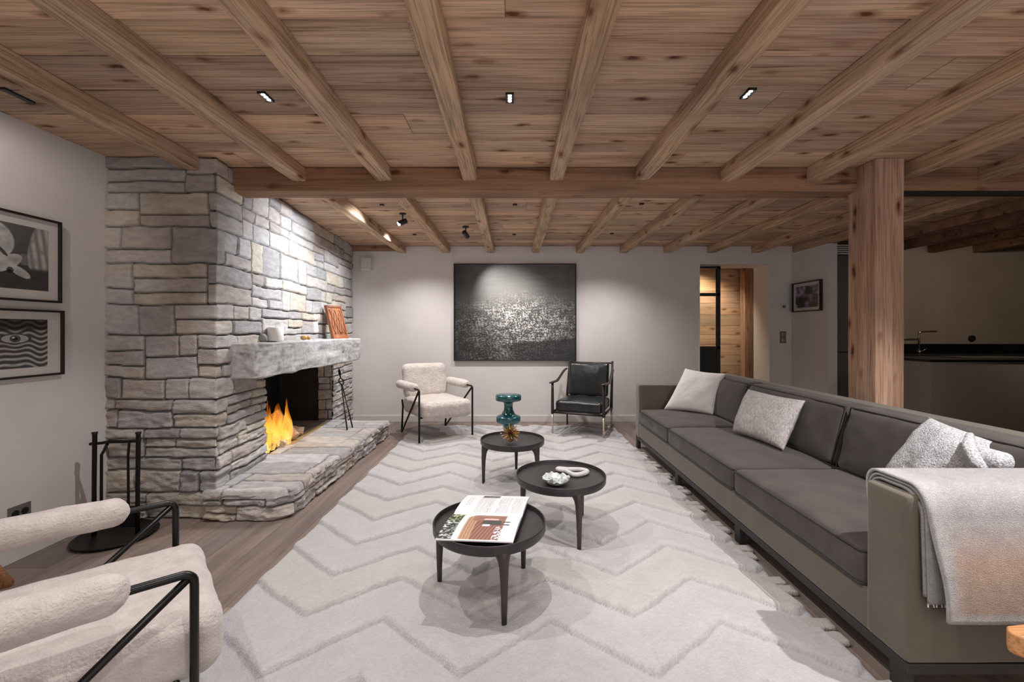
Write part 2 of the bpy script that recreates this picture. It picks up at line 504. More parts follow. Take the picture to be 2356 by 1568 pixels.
# floor planks along Y
mb = MB(); cols = []
x = -2.95; r_ = random.Random(3)
while x < 8.15:
    w = 0.20
    y = -1.5 - r_.random() * 1.5
    while y < 8.6:
        l = 1.8 + r_.random() * 0.8
        a, c_ = max(y, -1.5), min(y + l, 8.6)
        if c_ > a:
            mb.box(x + 0.0008, x + w - 0.0008, a + 0.0006, c_ - 0.0006, -0.03, 0)
            cols += [(r_.random(), r_.random(), 0)] * 8
        y += l
    x += w
struct(bld(mb, 'floor', M['floor'], col=cols))
# ceiling planks along X
mb = MB(); cols = []
y = -1.5; r_ = random.Random(11); ys = [-1.5]
for yy in (-1.1, -0.72, -0.30, 0.10, 0.50, 0.9, 1.28, 1.667):
    ys.append(yy)
while ys[-1] < 8.7:
    ys.append(ys[-1] + r_.choice((0.165, 0.19, 0.21, 0.24, 0.27)))
for i in range(len(ys) - 1):
    x = -3.0 - r_.random() * 2
    while x < 8.2:
        l = 2.8 + r_.random() * 2.4
        a, c_ = max(x, -3.0), min(x + l, 8.2)
        if c_ > a:
            dz = r_.random() * 0.006 + (0 if ys[i + 1] > 1.7 else -0.008)
            mb.box(a + 0.001, c_ - 0.001, ys[i] + 0.0028, ys[i + 1] - 0.0028, CEIL + dz, CEIL + 0.035)
            tv = r_.random()
            cols += [(r_.random(), 0.9 if ys[i + 1] < 1.7 else tv * 0.9, 0)] * 8
        x += l
mb.box(-3.0, 8.2, -1.55, 8.7, CEIL + 0.035, CEIL + 0.10); cols += [(0, 0, 0)] * 8
struct(bld(mb, 'ceiling', M['plank'], col=cols))

def timber(name, x0, x1, y0, y1, z0, z1, mat, axis, amp=0.005, seed=0, n=60):
    """squared old timber with a slightly wavy hewn surface"""
    lo = np.array([x0, y0, z0]); hi = np.array([x1, y1, z1]); c = (lo + hi) / 2; h = (hi - lo) / 2
    o1, o2 = [k for k in range(3) if k != axis]
    ring = []
    q = 4
    for k in range(q): ring.append((-1 + 2 * k / q, -1))
    for k in range(q): ring.append((1, -1 + 2 * k / q))
    for k in range(q): ring.append((1 - 2 * k / q, 1))
    for k in range(q): ring.append((-1, 1 - 2 * k / q))
    m_ = len(ring)
    V = np.zeros((n + 1, m_, 3))
    for i in range(n + 1):
        for k, (a, b_) in enumerate(ring):
            p = c.copy(); p[axis] = lo[axis] + (hi[axis] - lo[axis]) * i / n
            ch = 0.97 if abs(a) == 1 and abs(b_) == 1 else 1
            p[o1] += a * h[o1] * ch; p[o2] += b_ * h[o2] * ch
            V[i, k] = p
    off = V.copy()
    sc = np.array([9.0, 9.0, 9.0]); sc[axis] = 2.2
    for ax in (o1, o2):
        off[..., ax] += (fbm(V * sc + seed * 3.1 + ax * 17, 3, seed) - 0.5) * 2 * amp
    F = []
    for i in range(n):
        for k in range(m_):
            l = (k + 1) % m_
            F.append((i * m_ + k, i * m_ + l, (i + 1) * m_ + l, (i + 1) * m_ + k))
    F.append(tuple(range(m_))[::-1]); F.append(tuple(n * m_ + k for k in range(m_)))
    org = (c[0], c[1], c[2])
    o = link(name, (off.reshape(-1, 3) - np.array(org)).tolist(), F, mat)
    o.location = org
    bm = bmesh.new(); bm.from_mesh(o.data); bmesh.ops.recalc_face_normals(bm, faces=bm.faces); bm.to_mesh(o.data); bm.free()
    md = o.modifiers.new('bevel', 'BEVEL'); md.width = 0.006; md.segments = 2; md.limit_method = 'ANGLE'; md.angle_limit = math.radians(50)
    return o

JX = [-2.21, -1.58, -0.948, -0.315, 0.318, 0.951, 1.584, 2.217, 2.85, 3.48]
names_f = ['front ceiling joist running onto the stone chimney breast, leftmost of all joists',
           'front ceiling joist nearest the stone chimney, first to meet the main beam',
           'front ceiling joist above the mantelpiece side, second to meet the main beam from left',
           'wavy-grained front ceiling joist with a big knot, left of the middle downlight',
           'front ceiling joist with two knots, just right of the middle downlight',
           'front ceiling joist just left of the right-hand recessed downlight',
           'front ceiling joist just right of the right-hand recessed downlight',
           'dark knotty front ceiling joist ending left of the timber post',
           'front ceiling joist ending right at the top of the timber post',
           'short front ceiling joist at the right edge above the kitchen opening']
BY0, BY1 = 3.20, 3.385
for i, x in enumerate(JX):
    y1 = 2.99 if i == 0 else BY0 + 0.003
    o = timber('ceiling_joist', x - 0.053, x + 0.053, -1.45, y1, 2.40, CEIL + 0.004, M['joist'], 1, 0.011, i + 1)
    tag(o, names_f[i], 'beam', 'joists in front of the main beam')
o = timber('main_beam', -2.10, 8.0, BY0, BY1, 2.325, CEIL + 0.004, M['beam'], 0, 0.006, 40, 120)
tag(o, 'long brown main timber beam crossing the room from stone chimney past the post', 'beam')
rear = [(-1.575, 'first rear joist beside the stone chimney breast'), (-0.945, 'second rear joist from the stone chimney, between the two black spotlights'),
        (-0.315, 'rear joist above the left edge of the large painting'), (0.325, 'rear joist above the middle of the large painting'),
        (0.955, 'rear joist just right of the large painting'), (1.575, 'rear joist midway between large painting and doorway'),
        (2.20, 'rear joist above wall left of the glazed door'), (2.82, 'rear joist ending above the black steel door'),
        (3.45, 'rear joist ending above the doorway reveal'), (4.035, 'rear joist resting on the narrow wall with small picture')]
for i, (x, l) in enumerate(rear):
    o = timber('ceiling_joist', x - 0.053, x + 0.053, BY1 - 0.003, YB + (0.0 if i < 9 else -0.0), 2.404, CEIL + 0.004, M['joist'], 1, 0.006, 60 + i)
    tag(o, l, 'beam', 'joists behind the main beam')
kj = ['dark joist in kitchen beside the timber post', 'dark joist over the kitchen tap', 'dark joist over the kitchen island', 'dark kitchen joist at the right edge of view', 'dark kitchen joist farthest right']
for i, x in enumerate((4.70, 5.30, 5.93, 6.56)):
    o = timber('ceiling_joist', x - 0.06, x + 0.06, BY1 - 0.003, YB - 0.05, 2.40, CEIL + 0.004, M['beam'], 1, 0.006, 80 + i)
    tag(o, kj[i], 'beam', 'joists over the kitchen')
o = timber('timber_post', 2.53, 2.735, 3.03, 3.29, 0, CEIL + 0.002, M['post'], 2, 0.005, 95)
tag(o, 'thick weathered timber post standing behind the grey sofa', 'post')
# wall-plate strip on back wall next to chimney and track under beam
struct(bld(MB().box(-2.30, -1.63, YB - 0.06, YB, 2.43, CEIL), 'trim_1', M['beam']))
tag(bld(MB().box(2.74, 7.9, 3.19, 3.23, 2.296, 2.325), 'curtain_track', M['blackframe']), 'thin black metal track under beam at the kitchen opening', 'track')

# skirting boards
def skirt(name, x0, x1, y0, y1):
    return struct(bld(MB().box(x0, x1, y0, y1, 0, 0.092), name, M['skirting'], bevel=0.004))
skirt('baseboard_back', -2.28, DX0 - 0.02, YB - 0.016, YB)
skirt('baseboard_hall', 3.954, 3.97, 5.48, YB - 0.016)
skirt('baseboard_back_right', DX1 + 0.02, 3.954, YB - 0.016, YB)
skirt('baseboard_left', XL, XL + 0.014, -1.4, 3.0)

# ------------------------------------------------------------------ doorway
mb = MB()
mb.box(DX0 - 0.012, DX0 + 0.0, YB - 0.008, YB + 0.0, 0, DZ + 0.012); mb.box(DX1, DX1 + 0.012, YB - 0.008, YB, 0, DZ + 0.012); mb.box(DX0, DX1, YB - 0.008, YB, DZ, DZ + 0.012)
struct(bld(mb, 'trim_2', M['white_paint']))
dr = struct(thing('door_1', 'x', 'door', (DX0, YB + 0.10, 0))); del dr['label']; del dr['category']
mb = MB(); w = 0.345; zt = DZ - 0.012
for (x0, x1, z0, z1) in ((0.0, 0.022, 0, zt), (w - 0.05, w, 0, zt), (0, w, zt - 0.035, zt), (0, w, 1.80, 1.845), (0, w, 1.03, 1.07)):
    mb.box(x0, x1, 0, 0.045, z0, z1)
bld(mb, 'door_frame', M['doorframe'], dr, bevel=0.002)
bld(MB().box(0.02, w - 0.04, 0.012, 0.032, 0.0, 1.05), 'solid_panel', M['doorframe'], dr)
bld(MB().box(0.02, w - 0.045, 0.020, 0.025, 1.06, 1.81), 'glass_pane', M['glass'], dr)
bld(MB().box(0.02, w - 0.045, 0.020, 0.025, 1.84, zt - 0.03), 'glass_pane', M['glass'], dr)
# wood-lined room behind the doorway
mb = MB(); cols = []
r_ = random.Random(5); z = 0.0
while z < 2.5:
    h = 0.145 + r_.random() * 0.06
    mb.box(1.2, 4.9, 7.35, 7.38, z + 0.002, min(z + h, 2.52) - 0.002); cols += [(r_.random(), r_.random(), 0)] * 8
    z += h
mb.box(1.2, 4.9, 7.38, 7.45, 0, 2.5); cols += [(0, 0.2, 0)] * 8
struct(bld(mb, 'wall_passage', M['door_wood'], col=cols))
o = timber('timber_post', 3.76, 3.93, 7.05, 7.20, 0, 2.5, M['post'], 2, 0.004, 97)
tag(o, 'slim reddish wooden post seen through the doorway', 'post')
slab('wall_passage_left', 1.1, 1.2, 6.6, 7.45, 0, CEIL, M['plaster'])
slab('wall_passage_right', 4.9, 5.0, 6.6, 7.45, 0, CEIL, M['plaster'])
spot('passage_light', (2.95, 6.85, 2.44), (3.25, 7.38, 0.9), 75, 100, 0.8, 0.03, (1, 0.83, 0.60))

# ------------------------------------------------------------------ masonry
def layout(u0, u1, z0, z1, seed, hb=(0.20, 0.30), wb=(0.30, 0.62), thin=0.0):
    r = random.Random(seed); R = []
    z = z0
    while z < z1 - 1e-6:
        h = r.uniform(*hb)
        if z + h > z1 - 0.09: h = z1 - z
        u = u0 - r.random() * 0.3
        while u < u1:
            w = r.uniform(*wb)
            if u1 - (u + w) < 0.12: w = u1 - u
            k = r.random()
            low = z < 0.95
            if h < 0.17: rows = [1.0] if k < 0.75 else [0.45, 0.55]
            elif low: rows = [0.5, 0.5] if k < 0.4 else ([0.34, 0.3, 0.36] if k < 0.75 else [0.62, 0.38])
            else: rows = [1.0] if k < 0.10 else ([0.5, 0.5] if k < 0.42 else ([0.64, 0.36] if k < 0.68 else ([0.38, 0.62] if k < 0.9 else [0.3, 0.36, 0.34])))
            zz = z
            for f in rows:
                hh = h * f * 1.0
                cuts = [0, 1]
                if w > 0.34 and r.random() < 0.42: cuts = [0, r.uniform(0.3, 0.7), 1]
                elif rows == [1.0] and w > 0.42: cuts = [0, r.uniform(0.35, 0.65), 1]
                for a, b_ in zip(cuts[:-1], cuts[1:]):
                    R.append((u + a * w, u + b_ * w, zz, zz + hh))
                zz += hh
            u += w
        z += h
    return R

def stone_height(U, Z, R, seed, joint=0.0045, depth=0.027, rough=0.004, warp=0.013):
    P = np.stack([U, Z], -1)
    Uw = U + (fbm(P * 5.0, 3, seed) - 0.5) * warp * 1.6
    Zw = Z + (fbm(P * np.array([3.2, 6.0]) + 9.1, 3, seed + 7) - 0.5) * warp * 2.6
    D = np.zeros(U.shape); ID = np.full(U.shape, -1)
    rr = random.Random(seed + 3)
    for i, (a, b_, c, d) in enumerate(R):
        m_ = (Uw >= a) & (Uw < b_) & (Zw >= c) & (Zw < d)
        if not m_.any(): continue
        du = np.minimum(Uw[m_] - a, b_ - Uw[m_]); dz = np.minimum(Zw[m_] - c, d - Zw[m_])
        k = 0.013
        du2 = np.clip(k - du, 0, k); dz2 = np.clip(k - dz, 0, k)
        D[m_] = np.maximum(k - np.sqrt(du2 ** 2 + dz2 ** 2), 0)
        ID[m_] = i
    n = len(R)
    offs = np.array([rr.uniform(-0.008, 0.010) for _ in range(n + 1)])
    tx = np.array([rr.uniform(-0.05, 0.05) for _ in range(n + 1)])
    pal = [(0.300, 0.285, 0.272), (0.265, 0.255, 0.248), (0.335, 0.315, 0.30), (0.29, 0.28, 0.278), (0.33, 0.30, 0.27), (0.24, 0.232, 0.225), (0.31, 0.30, 0.30), (0.37, 0.33, 0.28), (0.30, 0.265, 0.245)]
    tint = np.array([np.array(rr.choice(pal)) * rr.uniform(0.88, 1.12) * 1.38 for _ in range(n + 1)])
    e = sstep(D, joint * 0.35, joint * 1.7)
    surf = (fbm(P * np.array([14, 34]), 4, seed + 5) - 0.5) * 2 * rough
    split = (fbm(P * np.array([5, 26]) + 3, 3, seed + 21) - 0.5)
    lowf = 1 + 2.0 * sstep(1.0 - Z, 0.0, 0.35)
    H = -depth + e * (depth + offs[ID] + surf * lowf + split * 0.010 * lowf) + e * np.clip(D / 0.013, 0, 1) ** 0.5 * 0.004
    C = tint[ID] * (0.86 + 0.28 * fbm(P * np.array([9, 30]), 3, seed + 9))[..., None]
    C = C * (1 - (1 - e)[..., None] * 0.80)
    st = sstep(fbm(P * 2.2 + 4, 3, seed + 31), 0.58, 0.72)[..., None] * 0.35
    C = C * (1 - st) + np.array([0.36, 0.27, 0.19]) * st * e[..., None] + C * st * (1 - e[..., None])
    return H, C

def strip(path, z0, z1, res, seed, hole=None, R=None, **kw):
    """masonry skin following a plan polyline (outside on its right-hand side)"""
    pts = [np.array(p, float) for p in path]
    us = [0.0]
    for a, b_ in zip(pts[:-1], pts[1:]): us.append(us[-1] + np.linalg.norm(b_ - a))
    seg_n = []
    for a, b_ in zip(pts[:-1], pts[1:]):
        d = (b_ - a) / np.linalg.norm(b_ - a); seg_n.append(np.array([d[1], -d[0]]))
    U = []
    for i in range(len(pts) - 1):
        n = max(2, int(round((us[i + 1] - us[i]) / res)))
        U += list(np.linspace(us[i], us[i + 1], n, endpoint=False))
    U.append(us[-1]); U = np.array(U)
    Z = np.linspace(z0, z1, int(round((z1 - z0) / res)) + 1)
    pos = np.zeros((len(U), 2)); nor = np.zeros((len(U), 2))
    for k, u in enumerate(U):
        i = min(np.searchsorted(us, u, 'right') - 1, len(pts) - 2)
        t = (u - us[i]) / (us[i + 1] - us[i])
        pos[k] = pts[i] * (1 - t) + pts[i + 1] * t
        nn = seg_n[i]
        if abs(u - us[i]) < 1e-9 and i > 0:
            s_ = seg_n[i] + seg_n[i - 1]; nn = s_ / (1 + np.dot(seg_n[i], seg_n[i - 1]))
        nor[k] = nn
    UU, ZZ = np.meshgrid(U, Z, indexing='ij')
    H, C = stone_height(UU, ZZ, R, seed, **kw)
    Pm = np.zeros((len(U), len(Z), 3))
    Pm[..., 0] = pos[:, 0:1] + nor[:, 0:1] * H; Pm[..., 1] = pos[:, 1:2] + nor[:, 1:2] * H; Pm[..., 2] = ZZ
    mask = np.ones((len(U) - 1, len(Z) - 1), bool)
    if hole:
        cu = (U[:-1] + U[1:]) / 2; cz = (Z[:-1] + Z[1:]) / 2
        mask = ~((cu[:, None] > hole[0]) & (cu[:, None] < hole[1]) & (cz[None] > hole[2]) & (cz[None] < hole[3]))
    return Pm, C, mask, us

def gridobj(name, Pm, C, mask, mat, parent, org, smooth=True, flip=False):
    mb = MB().grid(Pm, mask, flip)
    return link(name, mb.V, mb.F, mat, parent, smooth=smooth, col=C, org=org)

fp_org = (-2.2, 4.2, 0)
FP = thing('fireplace', 'large rustic grey stone fireplace with chimney breast, mantel and raised hearth', 'fireplace', fp_org)
fd = (P1 - P0) / np.linalg.norm(P1 - P0); fn = np.array([fd[1], -fd[0]])
def face(y, out=0.0):
    t = (y - P0[1]) / (P1[1] - P0[1]); p = P0 + (P1 - P0) * t + fn * out
    return p
wfront = P0[0] - XL
OY0, OY1, OZ0, OZ1 = 3.70, 5.35, 0.0, 0.95
h0 = wfront + np.linalg.norm(face(OY0) - P0); h1 = wfront + np.linalg.norm(face(OY1) - P0)
tot = wfront + np.linalg.norm(P1 - P0)
R = layout(0, tot, 0, 0.97, 21, hb=(0.17, 0.25), wb=(0.30, 0.6)) + layout(0, tot, 0.97, CEIL, 22, hb=(0.20, 0.30), wb=(0.30, 0.66))
Pm, C, mask, us = strip([(XL, 3.0), tuple(P0), tuple(P1)], 0, CEIL, 0.0085, 5, hole=(h0, h1, -1, OZ1), R=R)
gridobj('chimney_breast', Pm, C, mask, M['stone'], FP, fp_org)
# right jamb of the opening, its lining and the firebox
jb = face(OY1); R2 = layout(0, 0.30, 0, 1.0, 31, hb=(0.10, 0.17), wb=(0.2, 0.4))
Pj, Cj, mj, _ = strip([(jb[0] - 0.17, OY1), (jb[0] - 0.005, OY1)], 0.0, 0.96, 0.008, 8, R=R2)
gridobj('jamb', Pj, Cj, mj, M['stone'], FP, fp_org)
mb = MB()
fx = -2.79
xj = jb[0] - 0.165
mb.box(fx - 0.0, fx + 0.03, OY0 - 0.02, OY1 + 0.05, 0.16, 1.6)
mb.box(fx, xj, OY1 + 0.030, OY1 + 0.05, 0.16, 1.6)
mb.box(fx, face(OY0)[0] - 0.02, OY0 - 0.04, OY0, 0.0, 1.6)
mb.box(fx, -2.24, OY0, OY1, 1.12, 1.15)
bld(mb, 'firebox', M['firebox'], FP, org=fp_org)
bld(MB().box(fx + 0.03, fx + 0.05, 4.15, 5.1, 0.21, 0.80), 'fireback', M['kitchen_black'], FP, org=fp_org)
mb = MB()
a, b_ = face(OY0, -0.03), face(OY1, -0.03)
mb.add([(fx, OY0, 0.195), (a[0], OY0, 0.195), (b_[0], OY1, 0.195), (fx, OY1 + 0.04, 0.195), (fx, OY0, 0.02), (a[0], OY0, 0.02), (b_[0], OY1, 0.02), (fx, OY1 + 0.04, 0.02)],
       [(0, 1, 2, 3), (4, 7, 6, 5), (0, 4, 5, 1), (1, 5, 6, 2), (2, 6, 7, 3), (3, 7, 4, 0)])
bld(mb, 'firebox_floor', M['fire_floor'], FP, org=fp_org)
a, b_, c, d = face(OY0, -0.05), face(OY0, 0.01), face(OY1, 0.01), face(OY1, -0.05)
mb = MB().add([(*a, 0.205), (*b_, 0.205), (*c, 0.205), (*d, 0.205), (*a, 0.19), (*b_, 0.19), (*c, 0.19), (*d, 0.19)],
              [(0, 1, 2, 3), (4, 7, 6, 5), (0, 4, 5, 1), (1, 5, 6, 2), (2, 6, 7, 3), (3, 7, 4, 0)])
bld(mb, 'brass_sill', M['brass'], FP, org=fp_org)

# raised hearth: side stones and flag top
HX = -1.535
hp = [(-2.10, 2.965), (-1.63, 2.965), (HX, 3.06), (HX, 5.33), (-2.24, 5.37)]
R3 = layout(0, 4.0, 0, 0.2, 41, hb=(0.08, 0.12), wb=(0.24, 0.5))
Ph, Ch, mh, _ = strip(hp, 0.0, 0.182, 0.008, 12, R=R3, depth=0.026, rough=0.008)
gridobj('hearth_wall', Ph, Ch, mh, M['stone'], FP, fp_org)
res = 0.012
Y = np.arange(2.955, 5.375, res)
ny = len(Y)
def hx_at(y):
    if y < 3.06: return -1.63 + (y - 2.965) / 0.095 * (HX + 1.63)
    return HX
nx = 60
Pt = np.zeros((ny, nx, 3))
for i, y in enumerate(Y):
    xr = min(hx_at(max(y, 2.965)), HX) + 0.012 + 0.012 * math.sin(y * 5)
    Pt[i, :, 0] = np.linspace(-2.22 if y > 3.0 else -2.12, xr, nx); Pt[i, :, 1] = y
    if 3.0 <= y: Pt[i, :, 0] = np.linspace(face(y)[0] - 0.05, xr, nx)
R4 = layout(-2.4, -1.4, 2.9, 5.4, 51, hb=(0.38, 0.62), wb=(0.5, 0.9))
R4 = [(a, b_, c, d) for (a, b_, c, d) in R4]
Ht, Ct = stone_height(Pt[..., 0], Pt[..., 1], R4, 17, joint=0.005, depth=0.010, rough=0.003, warp=0.03)
Ct = Ct * 0.92
edge = np.minimum(np.arange(nx)[::-1][None, :] * 0.012 + 0 * Y[:, None], np.minimum((Y - Y[0]) + 0.0, (Y[-1] - Y) + 0.0)[:, None])
Pt[..., 2] = 0.198 + Ht * 0.8 - 0.05 * (1 - np.clip(edge / 0.022, 0, 1)) ** 2
gridobj('hearth_top', Pt, Ct, None, M['stone'], FP, fp_org, flip=True)

# mantel shelf
mb = MB().rbox((-2.10, 4.28, 1.073), (0.214, 1.11, 0.132), 0.012, n=46)
A = np.array(mb.V)
tintm = 0.37 + 0.16 * (fbm(A * np.array([6, 6, 14]), 4, 3) - 0.5)
dk = sstep(fbm(A * 16 + 2, 3, 77), 0.60, 0.75)
cm = tintm[:, None] * np.array([1.0, 0.965, 0.93]) * (1 - 0.45 * dk[:, None])
o = link('mantelpiece', mb.V, mb.F, M['mantel'], FP, smooth=True, col=cm, org=fp_org)
disp(o, 0.016, 9, 4, 4, (1, 0.8, 1.6))

# fire: logs and flames
fire_org = (-2.36, 4.25, 0.195)
FG = thing('burning_log_fire', 'log fire burning with orange flames inside the stone fireplace', 'fire', fire_org)
def log(p, q, r, mat, name='log'):
    p = Vector(p); q = Vector(q); d = (q - p); Lg = d.length
    V = []; F = []
    sh = [(1, -0.25), (0.2, 0.95), (-0.95, 0.25), (-0.35, -0.85), (0.5, -0.8)]
    sg = 8
    for i in range(sg + 1):
        for (a, b_) in sh:
            V.append((a * r * (1 + 0.06 * math.sin(i * 1.7 + a)), b_ * r * (1 + 0.06 * math.cos(i * 2.1 + b_)), Lg * i / sg))
    for i in range(sg):
        for k in range(5):
            l = (k + 1) % 5; F.append((i * 5 + k, i * 5 + l, (i + 1) * 5 + l, (i + 1) * 5 + k))
    F += [tuple(range(5))[::-1], tuple(sg * 5 + k for k in range(5))]
    o = link(name, V, F, mat, FG, bevel=0.004)
    o.location = p - Vector(fire_org); o.rotation_euler = d.to_track_quat('Z', 'Y').to_euler()
    return o
log((-2.17, 4.34, 0.24), (-2.40, 4.40, 0.47), 0.055, M['log'])
log((-2.22, 4.60, 0.235), (-2.52, 4.42, 0.33), 0.050, M['log'])
log((-2.16, 4.05, 0.235), (-2.36, 4.38, 0.245), 0.050, M['log'])
log((-2.17, 3.93, 0.24), (-2.48, 4.15, 0.40), 0.048, M['char'])
log((-2.45, 3.8, 0.245), (-2.45, 4.45, 0.25), 0.055, M['char'])
m, t, b, N, L = nt('flame')
t.nodes.remove(b)
out = t.nodes['Material Output']
tc = N('ShaderNodeTexCoord'); sx = N('ShaderNodeSeparateXYZ'); L(tc.outputs['Object'], sx.inputs[0])
mr = N('ShaderNodeMapRange'); mr.inputs[1].default_value = 0.0; mr.inputs[2].default_value = 0.62; L(sx.outputs[2], mr.inputs[0])
nz = N('ShaderNodeTexNoise'); nz.inputs['Scale'].default_value = 11; nz.inputs['Detail'].default_value = 4
mpf = N('ShaderNodeMapping'); mpf.inputs['Scale'].default_value = (1.6, 1.6, 0.45); L(tc.outputs['Object'], mpf.inputs[0]); L(mpf.outputs[0], nz.inputs['Vector'])
ad = N('ShaderNodeMath'); ad.operation = 'MULTIPLY_ADD'; L(nz.outputs['Fac'], ad.inputs[0]); ad.inputs[1].default_value = 0.75; L(mr.outputs[0], ad.inputs[2])
cr = ramp(N, [(0.30, (1.0, 0.78, 0.30)), (0.58, (1.0, 0.50, 0.07)), (0.85, (0.95, 0.26, 0.02)), (1.0, (0.7, 0.10, 0.0))]); L(ad.outputs[0], cr.inputs[0])
em = N('ShaderNodeEmission'); em.inputs[1].default_value = 1.5; L(cr.outputs[0], em.inputs[0])
tr = N('ShaderNodeBsdfTransparent')
al = ramp(N, [(0.34, (0.42, 0.42, 0.42)), (0.48, (0.20, 0.20, 0.20)), (0.62, (0.36, 0.36, 0.36)), (0.80, (0.14, 0.14, 0.14)), (1.0, (0.0, 0.0, 0.0))]); L(ad.outputs[0], al.inputs[0])
mx = N('ShaderNodeMixShader'); L(al.outputs[0], mx.inputs[0]); L(tr.outputs[0], mx.inputs[1]); L(em.outputs[0], mx.inputs[2]); L(mx.outputs[0], out.inputs[0])
M['flame'] = m
def flame(x, y, z, h, r, seed):
    rr = random.Random(seed); pts = []; rs = []
    ph = rr.random() * 6; n = 16
    for i in range(n + 1):
        t_ = i / n
        pts.append((x + 0.030 * math.sin(ph + t_ * 5) * t_, y + 0.035 * math.cos(ph * 1.7 + t_ * 6) * t_, z + h * t_))
        rs.append(max(0.0015, r * (0.45 + 1.1 * math.sin(math.pi * min(t_ * 1.5 + 0.12, 1) ** 0.8)) * (1 - t_) ** 0.7))
    return pts, rs
rf = random.Random(12)
for k, (x, y, z, h, r) in enumerate([(-2.17, 3.96, .05, .44, .036), (-2.20, 4.08, .06, .36, .034), (-2.19, 4.22, .06, .46, .036), (-2.24, 4.32, .08, .44, .034), (-2.30, 4.02, .08, .52, .040), (-2.24, 4.14, .1, .50, .034), (-2.15, 4.14, .03, .22, .026), (-2.16, 3.88, .04, .30, .030), (-2.28, 4.22, .1, .54, .034),
                                     (-2.34, 4.20, .12, .33, .030), (-2.20, 3.88, .03, .20, .026), (-2.28, 4.38, .12, .26, .024), (-2.18, 3.84, .02, .12, .022), (-2.42, 4.30, .1, .36, .03), (-2.24, 4.28, .03, .22, .024)]):
    mb = MB()
    p_, r_s = flame(x - fire_org[0], y - fire_org[1], z, h, r, k + 5); mb.tube(p_, r_s, 12)
    o = bld(mb, 'flame', M['flame'], FG, smooth=True)
d = bpy.data.lights.new('fire_glow', 'POINT'); d.energy = 1.3; d.color = (1, 0.45, 0.12); d.shadow_soft_size = 0.08
o = bpy.data.objects.new('fire_glow', d); COL.objects.link(o); o.location = (-2.28, 4.15, 0.50)

# tongs leaning under the mantel
TG = thing('fire_tongs', 'black iron fire tongs leaning on the stone at the right end of hearth', 'tongs', (-1.83, 4.86, 0.205))
f1 = Vector((0.0, -0.06, 0.0)); f2 = Vector((0.015, 0.06, 0.0)); top = Vector((-0.275, 0.40, 0.63))
piv = f1.lerp(top, 0.72) * 0.5 + f2.lerp(top, 0.72) * 0.5
mb = MB(); mb.tube([f1, f1.lerp(piv, 0.5) + Vector((0, -0.006, 0)), piv + Vector((0, -0.01, 0))], [0.008, 0.0065, 0.0075], 8)
bld(mb, 'arm', M['iron'], TG, smooth=True)
mb = MB(); mb.tube([f2, f2.lerp(piv, 0.5) + Vector((0, 0.006, 0)), piv + Vector((0, 0.01, 0))], [0.008, 0.0065, 0.0075], 8)
bld(mb, 'arm', M['iron'], TG, smooth=True)
ax = (top - piv).normalized(); side = Vector((0.35, 0.9, 0)).cross(ax).cross(ax).normalized()
rc = piv + ax * 0.045
mb = MB(); mb.tube([rc + ax * 0.045 * math.sin(a) + side * 0.032 * math.cos(a) for a in [2 * math.pi * k / 20 for k in range(20)]], 0.0065, 8, closed=True)
bld(mb, 'spring_loop', M['iron'], TG, smooth=True)
mb = MB(); mb.tube([rc + ax * 0.045, rc + ax * 0.09, rc + ax * 0.11, rc + ax * 0.15, rc + ax * 0.185], [0.007, 0.009, 0.016, 0.013, 0.004], 10)
bld(mb, 'handle', M['iron'], TG, smooth=True)

# objects on the mantel
MZ = 1.208
BD = thing('carved_wooden_board', 'reddish brown carved wooden relief board leaning on the stone at far mantel end', 'carving', (-1.985, 5.02, MZ))
dirw = Vector((0.085, 0.20, 0)).normalized(); outw = Vector((dirw.y, -dirw.x, 0)); lean = Vector((0, 0, 1)) * 0.955 - outw * 0.29
def bp_(u, v, w): return dirw * u + lean.normalized() * v + outw * w
def bbox3(mb, u0, u1, v0, v1, w0, w1):
    V = [bp_(u, v, w) for v in (v0, v1) for w in (w0, w1) for u in (u0, u1)]
    return mb.add(V, [(0, 2, 3, 1), (4, 5, 7, 6), (0, 1, 5, 4), (2, 6, 7, 3), (0, 4, 6, 2), (1, 3, 7, 5)])
bld(bbox3(MB(), -0.115, 0.115, 0.0, 0.40, -0.035, 0.0), 'board', M['icon'], BD, bevel=0.008)
mb = MB()
bbox3(mb, -0.115, -0.095, 0.0, 0.40, 0.0, 0.008); bbox3(mb, 0.095, 0.115, 0.0, 0.40, 0.0, 0.008); bbox3(mb, -0.115, 0.115, 0.0, 0.035, 0.0, 0.010); bbox3(mb, -0.115, 0.115, 0.375, 0.40, 0.0, 0.008)
bld(mb, 'raised_border', M['icon'], BD, bevel=0.003)
mb = MB()
for k in range(7):
    u = -0.07 + 0.024 * k
    mb.tube([bp_(u + 0.010 * math.sin(v * 30 + k * 2), v, 0.003) for v in np.linspace(0.06 + 0.01 * (k % 2), 0.35 - 0.02 * (k % 3), 16)], 0.007, 8)
bld(mb, 'carved_relief', M['icon'], BD, smooth=True)
CD = thing('pillar_candle', 'thick white pillar candle on the near end of the mantel', 'candle', (-2.02, 3.70, MZ + 0.004))
bld(MB().lathe([(0.0, 0), (0.060, 0.0), (0.062, 0.006), (0.062, 0.112), (0.056, 0.118), (0.03, 0.112), (0, 0.110)], 32), 'wax', M['candle'], CD, smooth=True)
bld(MB().tube([(0, 0, 0.108), (0.002, 0, 0.128)], 0.0018, 6), 'wick', M['black_plastic'], CD)
mb = MB().ell((0, 0, 0.032), (0.030, 0.034, 0.034)); o = bld(mb, 'pebble', M['pebble'], smooth=True); o.location = (-1.985, 3.45, MZ + 0.003)
tag(o, 'small grey rounded stone on mantel left of the white candle', 'stone')
